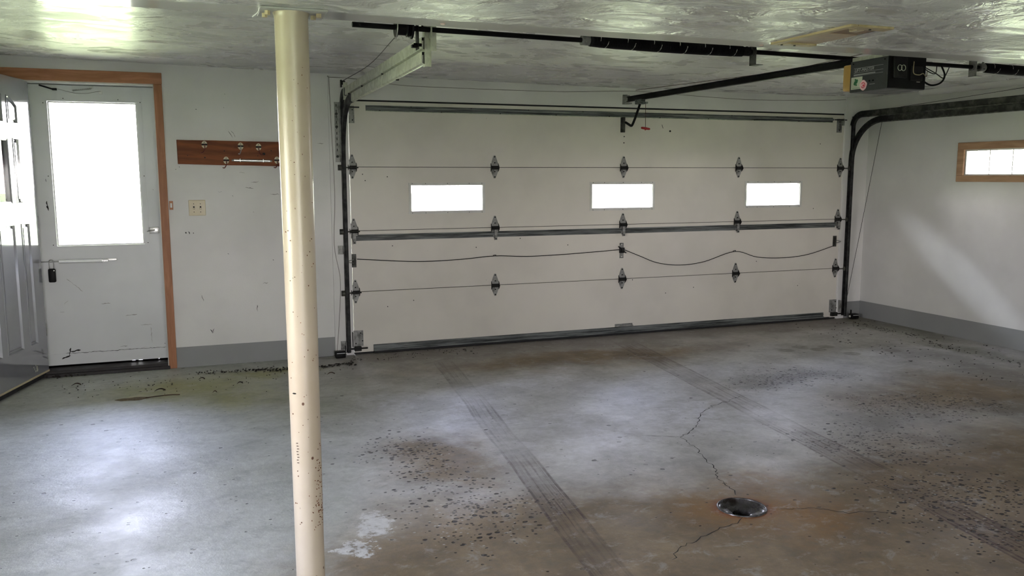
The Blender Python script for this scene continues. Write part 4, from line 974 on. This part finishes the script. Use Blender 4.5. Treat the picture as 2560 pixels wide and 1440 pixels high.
def pmark(bm, phi, z, w_, h_):      # small mark wrapped on the shaft, phi degrees to the right of the side facing the door-side viewer
    R_ = .0475 + .0042 * min(1, max(0, z / 1.3)) + .0005; n = 6; P_ = []
    for k in range(n):
        t = 2 * math.pi * k / n; a = bcam + math.radians(phi) + w_ * math.cos(t) / R_; zz = z + h_ * math.sin(t)
        P_.append((a, zz))
    A = [bm.verts.new((px + (R_ - .001) * math.cos(a), py + (R_ - .001) * math.sin(a), z_)) for a, z_ in P_]; B = [bm.verts.new((px + (R_ + .0004) * math.cos(a), py + (R_ + .0004) * math.sin(a), z_)) for a, z_ in P_]
    bm.faces.new(B)
    for k in range(n): bm.faces.new((A[k], A[(k + 1) % n], B[(k + 1) % n], B[k]))
bm = BM(); pmark(bm, -40, .742, .008, .0025); obj('scratch', bm, 'black', po)
for k in range(8):
    bm = BM(); pmark(bm, -36 + 1.5 * (k % 3), .575 - .0095 * k, .0045, .0013); obj('scratch', bm, 'wirebrown', po)
rnd = random.Random(21); bm = BM()
for k in range(55): pmark(bm, rnd.uniform(-60, 70), rnd.uniform(.25, 1.5), rnd.uniform(.0007, .0017), rnd.uniform(.0008, .0025))
for k in range(70): pmark(bm, rnd.gauss(48, 14), .28 + abs(rnd.gauss(0, .12)), rnd.uniform(.0008, .0022), rnd.uniform(.0008, .0026))
for k in range(14): pmark(bm, rnd.uniform(-10, 60), rnd.uniform(1.1, 1.9), rnd.uniform(.0007, .0014), rnd.uniform(.0008, .003))
tag(obj('rust_specks', bm, 'rust', po), kind='stuff')
bm0 = None
for dx, dy in ((-.073, -.022), (-.078, .022), (.082, -.020), (.070, .018)):
    bm = BM(); cyl(bm, (px + dx, py + dy, 1.9465), (px + dx, py + dy, 1.934), .009, 6); obj('bolt', bm, 'cream', po)
bm = BM(); tube(bm, curve([(px - .097, py - .05, 1.951), (px - .099, py + .0, 1.944), (px - .112, py + .05, 1.938)], 4), .0022, 6); obj('paint_drip', bm, 'whitep', pt)

# access hatch in the low ceiling
ht = empty('access_hatch', (1.06, -4.2, LOW)); tag(ht, 'small wood-framed access hatch in the low ceiling', 'hatch')
F_ = (hx0 - .002, hx1 + .002, hy0 - .002, hy1 + .002)
for nm, d in (('frame_strip', (F_[0], F_[0] + .030, F_[2], F_[3])), ('frame_strip', (F_[0] + .034, F_[1], F_[3] - .04, F_[3])), ('frame_strip', (F_[0] + .034, F_[1], F_[2], F_[2] + .05))):
    bm = BM(); box(bm, d[0], d[1], d[2], d[3], LOW - .008, LOW + .02, .002); obj(nm, bm, 'framewood', ht)
bm = BM(); box(bm, F_[0] + .03, F_[1], -4.24, F_[3] - .03, LOW - .001, LOW + .008); obj('hatch_panel', bm, 'paneltan', ht)
bm = BM(); box(bm, F_[0] + .03, F_[1], F_[2] + .03, -4.24, LOW + .001, LOW + .010); obj('hatch_panel', bm, 'panelbrown', ht)
bm = BM(); box(bm, 1.05, 1.085, -4.35, -4.31, LOW - .006, LOW + .004, .003); obj('catch', bm, 'cream', ht)
for x, y in ((1.0, -4.005), (1.06, -4.005), (1.07, -4.39)):
    bm = BM(); cyl(bm, (x, y, LOW - .008), (x, y, LOW - .011), .0045, 8); obj('screw', bm, 'dark', ht)
for x, y, lab in ((-.345, -3.955, 'small round pinkish plug on the low ceiling edge near the post'), (.965, -3.925, 'small round pinkish plug on the low ceiling edge beside the wooden hatch')):
    bm = BM(); cyl(bm, (x, y, LOW + .001), (x, y, LOW - .004), .010, 16, .007); tag(obj('ceiling_plug', bm, 'pinkplug', smooth=True), lab, 'plug')

# ------------------------------------------------------------------ things on the left wall
hb = empty('hook_board', (-.86, -.01, 1.62)); tag(hb, 'reddish-brown board with oval hooks on the wall behind the post', 'hook board')
bm = BM(); z0, z1 = 1.53, 1.713
pts = [(-1.270, 1.538), (-1.0, 1.530), (-.75, 1.527), (-.46, 1.520), (-.455, 1.706), (-.62, 1.708), (-.80, 1.709), (-.95, 1.711), (-1.02, 1.7125), (-1.20, 1.7125), (-1.2715, 1.714)]
prism(bm, pts, xz, -.019, 0); bmesh.ops.bevel(bm, geom=[e for e in bm.edges if all(v.co.y < -.01 for v in e.verts)], offset=.002, segments=1, affect='EDGES'); obj('board', bm, 'board', hb)
def hook(x, z, hx, hz, mat='dark', k=0):
    e = empty('hook', (x, -.019, z), hb)
    bm = BM(); 
    for s_ in (1, -1):
        a0, a1 = (.25, math.pi - .25) if s_ > 0 else (math.pi + .25, 2 * math.pi - .25)
        prism(bm, [(x + .0205 * math.cos(a0 + (a1 - a0) * i / 12), z + .027 * math.sin(a0 + (a1 - a0) * i / 12)) for i in range(13)], xz, -.0235, -.019)
    obj('plate', bm, 'cream', e)
    bm = BM(); box(bm, x - .020, x + .020, -.028, -.019, z - .006, z + .006, .003)
    for dz in (.016, -.016): cyl(bm, (x, -.0235, z + dz), (x, -.026, z + dz), .0035, 8)
    obj('clip_and_screws', bm, 'dark', e)
    bm = BM(); tube(bm, curve([(x, -.030, z - .002), (x + .002, -.040, z - .025), (x + hx * .3, -.055, z + hz * .85), (x + hx * .65, -.068, z + hz), (x + hx, -.075, z + hz * .96)], 5), .0035, 8); obj('peg', bm, mat, e, smooth=True)
M['peg'] = plain('red_brown_dipped_steel', (.16, .035, .025), .45, 0, .2)
hook(-1.079, 1.681, -.03, -.062, 'peg'); hook(-.822, 1.672, -.02, -.060, 'alu'); hook(-.692, 1.667, .028, -.060, 'peg'); hook(-.930, 1.566, -.028, -.058, 'peg'); hook(-.559, 1.568, -.028, -.058, 'peg'); hook(-.508, 1.665, .02, -.055, 'peg')
bm = BM(); cyl(bm, (-.875, -.026, 1.566), (-.612, -.026, 1.561), .0115, 16); ba = obj('metal_bar', bm, 'chrome', hb, smooth=True)
studs('bar_end', 'alu', ba, [(-.890, -.026, 1.566), (-.613, -.026, 1.561)], .0075, .016, 0, 10)
studs('bar_clip', 'alu', ba, [(-.830, -.029, 1.566), (-.662, -.029, 1.563)], (.004, .0195, .024), 0)
for x, z, r in ((-1.20, 1.60, .003), (-1.08, 1.585, .005), (-.655, 1.615, .010), (-.94, 1.635, .004), (-.60, 1.64, .004), (-.70, 1.60, .003)):
    bm = BM(); prism(bm, [(x + r * 1.2 * math.cos(t), z + r * math.sin(t)) for t in [2 * math.pi * i / 9 for i in range(9)]], xz, -.0196, -.019); obj('knot', bm, 'gap', hb)

sw = empty('light_switch', (-1.152, 0, 1.212)); tag(sw, 'almond double light switch on the wall between door casing and post', 'light switch')
bm = BM(); box(bm, -1.2115, -1.0925, -.007, 0, 1.154, 1.270, .003); pl_ = obj('plate', bm, 'cream', sw)
for x in (-1.175, -1.128):
    bm = BM(); box(bm, x - .0055, x + .0055, -.0078, -.006, 1.199, 1.224); sl_ = obj('slot', bm, 'dark', sw)
    bm = BM(); box(bm, x - .0042, x + .0042, -.018, -.006, 1.200, 1.213, .0015); obj('toggle', bm, 'cream', sw)
    for z in (1.181, 1.242):
        bm = BM(); cyl(bm, (x, -.007, z), (x, -.0088, z), .0032, 10); obj('screw', bm, 'dark', sw)
db = empty('door_bell_button', (-1.331, 0, 1.233)); tag(db, 'tiny brown push button on the wall beside the wooden door casing', 'button')
bm = BM(); box(bm, -1.345, -1.319, -.012, 0, 1.200, 1.265, .002); obj('housing', bm, 'casing', db)
bm = BM(); box(bm, -1.339, -1.325, -.016, -.012, 1.216, 1.249, .002); obj('push_button', bm, 'whitep', db)

# safety sensors at the foot of each track
def sensor(x0, x1, lab, s_):
    e = empty('safety_sensor', ((x0 + x1) / 2, -.09, 0)); tag(e, lab, 'sensor')
    bm = BM(); box(bm, x0, x1, -.115, -.06, .002, .052, .006); obj('housing', bm, 'black', e, smooth=True)
    xe = x1 if s_ > 0 else x0
    bm = BM(); cyl(bm, (xe - .004, -.088, .030), (xe + s_ * .008, -.088, .030), .013, 16); obj('lens', bm, 'chrome', e, smooth=True)
    bm = BM(); box(bm, xe - .003, xe + .003, -.10, -.082, .045, .095, .001); obj('bracket', bm, 'dark', e)
    bm = BM(); box(bm, x0 + .01, x1 - .006, -.1165, -.115, .038, .042); obj('label_strip', bm, 'whitep', e)
sensor(-.172, -.090, 'black safety sensor on the floor at the left end of the overhead door', 1)
sensor(5.0, 5.085, 'black safety sensor on the floor at the right end of the overhead door', -1)
wire('sensor_wire', [(-.165, -.09, .012), (-.21, -.07, .006), (-.27, -.06, .004), (-.31, -.03, .008), (-.325, -.012, .035)], .002, 'wirew', 'short pale wire on the floor behind the left safety sensor', 'wire')

# ------------------------------------------------------------------ litter on the floor
def flake(bm, x, y, r, rnd, h=.006):
    n = rnd.randint(5, 8); a0 = rnd.random() * 6; st_ = rnd.uniform(.35, 1); th = rnd.random() * 3.1
    vs, vt = [], []
    for k in range(n):
        a = a0 + 2 * math.pi * k / n; rr = r * rnd.uniform(.5, 1.1); u, v = rr * math.cos(a), rr * st_ * math.sin(a)
        p_ = (x + u * math.cos(th) - v * math.sin(th), y + u * math.sin(th) + v * math.cos(th)); z = rnd.uniform(.0008, h)
        vs.append(bm.verts.new((*p_, z))); vt.append(bm.verts.new((*p_, z + .0012)))
    bm.faces.new(vs[::-1]); bm.faces.new(vt)
    for k in range(n): bm.faces.new((vs[k], vs[(k + 1) % n], vt[(k + 1) % n], vt[k]))
rnd = random.Random(11); bm = BM()
for k in range(230):
    t = rnd.random(); x = -1.22 + 1.15 * t; y = -.33 + .05 * math.sin(4 * x) + rnd.gauss(0, .03); flake(bm, x, y, rnd.uniform(.005, .017) * (.5 + 1.0 * t), rnd, .012)
for k in range(120): flake(bm, rnd.uniform(-2.1, -.1), -.5 + rnd.gauss(0, .14), rnd.uniform(.003, .008), rnd)
for k in range(60): flake(bm, -2.12 + rnd.gauss(0, .06), -.02 + rnd.gauss(0, .03), rnd.uniform(.006, .016), rnd, .02)
tag(obj('leaf_litter', bm, 'soil'), 'dark crumbled leaf litter scattered on the floor along the left wall', 'litter', kind='stuff')
bm = BM()
for k in range(170): flake(bm, rnd.uniform(4.0, 5.15), rnd.uniform(-3.4, -.15), rnd.uniform(.004, .014), rnd)
for k in range(140): 
    y = rnd.uniform(-3.2, -.2); flake(bm, 4.95 + .04 * math.sin(5 * y) - .12 * -y + rnd.gauss(0, .035), y, rnd.uniform(.005, .013), rnd)
for k in range(80): flake(bm, rnd.uniform(-.1, 1.0), -.2 + rnd.gauss(0, .08), rnd.uniform(.003, .010), rnd)
tag(obj('grit', bm, 'soil'), 'black grit scattered on the concrete along the right wall and door', 'litter', kind='stuff')
leaves = [(-1.447, -.735, .035, 'curled brown leaf on the yellowish floor below the wooden door casing'), (-.93, -.72, .020, 'small dark leaf scrap on the floor midway between casing and post'),
          (-2.0, -.36, .03, 'reddish leaf scrap on the floor just outside the dark door hinge corner'), (-.29, -.66, .028, 'dark leaf scrap on the floor right of the post below the grey band'),
          (-1.18, -.49, .022, 'dark leaf scrap on the floor in front of the grey wall band'), (-1.1, -.92, .014, 'tiny dark leaf scrap alone on the green-grey floor')]
for x, y, r, lab in leaves:
    bm = BM(); n = 9; mid = []
    for k in range(n):
        t = k / (n - 1); wd = r * .42 * math.sin(math.pi * min(1, t * 1.05 + .03)) * (1 + .25 * math.sin(9 * t)); c = Vector((x - r + 2 * r * t, y + .25 * r * math.sin(3 * t), .004 + .010 * math.sin(math.pi * t)))
        mid.append([bm.verts.new(c + Vector((0, wd, .006 * t + .002))), bm.verts.new(c), bm.verts.new(c + Vector((0, -wd, .003)))])
    for a, b in zip(mid, mid[1:]):
        bm.faces.new((a[0], a[1], b[1], b[0])); bm.faces.new((a[1], a[2], b[2], b[1]))
    bmesh.ops.solidify(bm, geom=bm.faces[:], thickness=.001)
    tag(obj('dry_leaf', bm, 'leaf'), lab, 'leaf')
bm = BM(); rnd = random.Random(5); n = 30
P_ = [(-1.605 + .105 * math.cos(t) * (1 + .15 * math.sin(3 * t)), -.885 + .040 * math.sin(t) * (1 + .25 * math.cos(5 * t))) for t in [2 * math.pi * k / n for k in range(n)]]
A = [bm.verts.new((a, b, .0005)) for a, b in P_]; B = [bm.verts.new((-1.605 + (a + 1.605) * .75, -.885 + (b + .885) * .7, .005)) for a, b in P_]
for k in range(n): bm.faces.new((A[k], A[(k + 1) % n], B[(k + 1) % n], B[k]))
bm.faces.new(B)
mp = empty('mud_patch', (-1.605, -.885, 0)); tag(mp, 'flat tan dried mud patch with a twig on the yellowish floor', 'mud')
obj('mud', bm, 'mud', mp, smooth=True)
bm = BM(); tube(bm, curve([(-1.53, -.895, .005), (-1.46, -.885, .006), (-1.38, -.870, .005), (-1.32, -.880, .004)], 4), .003, 6); obj('twig', bm, 'leaf', mp)
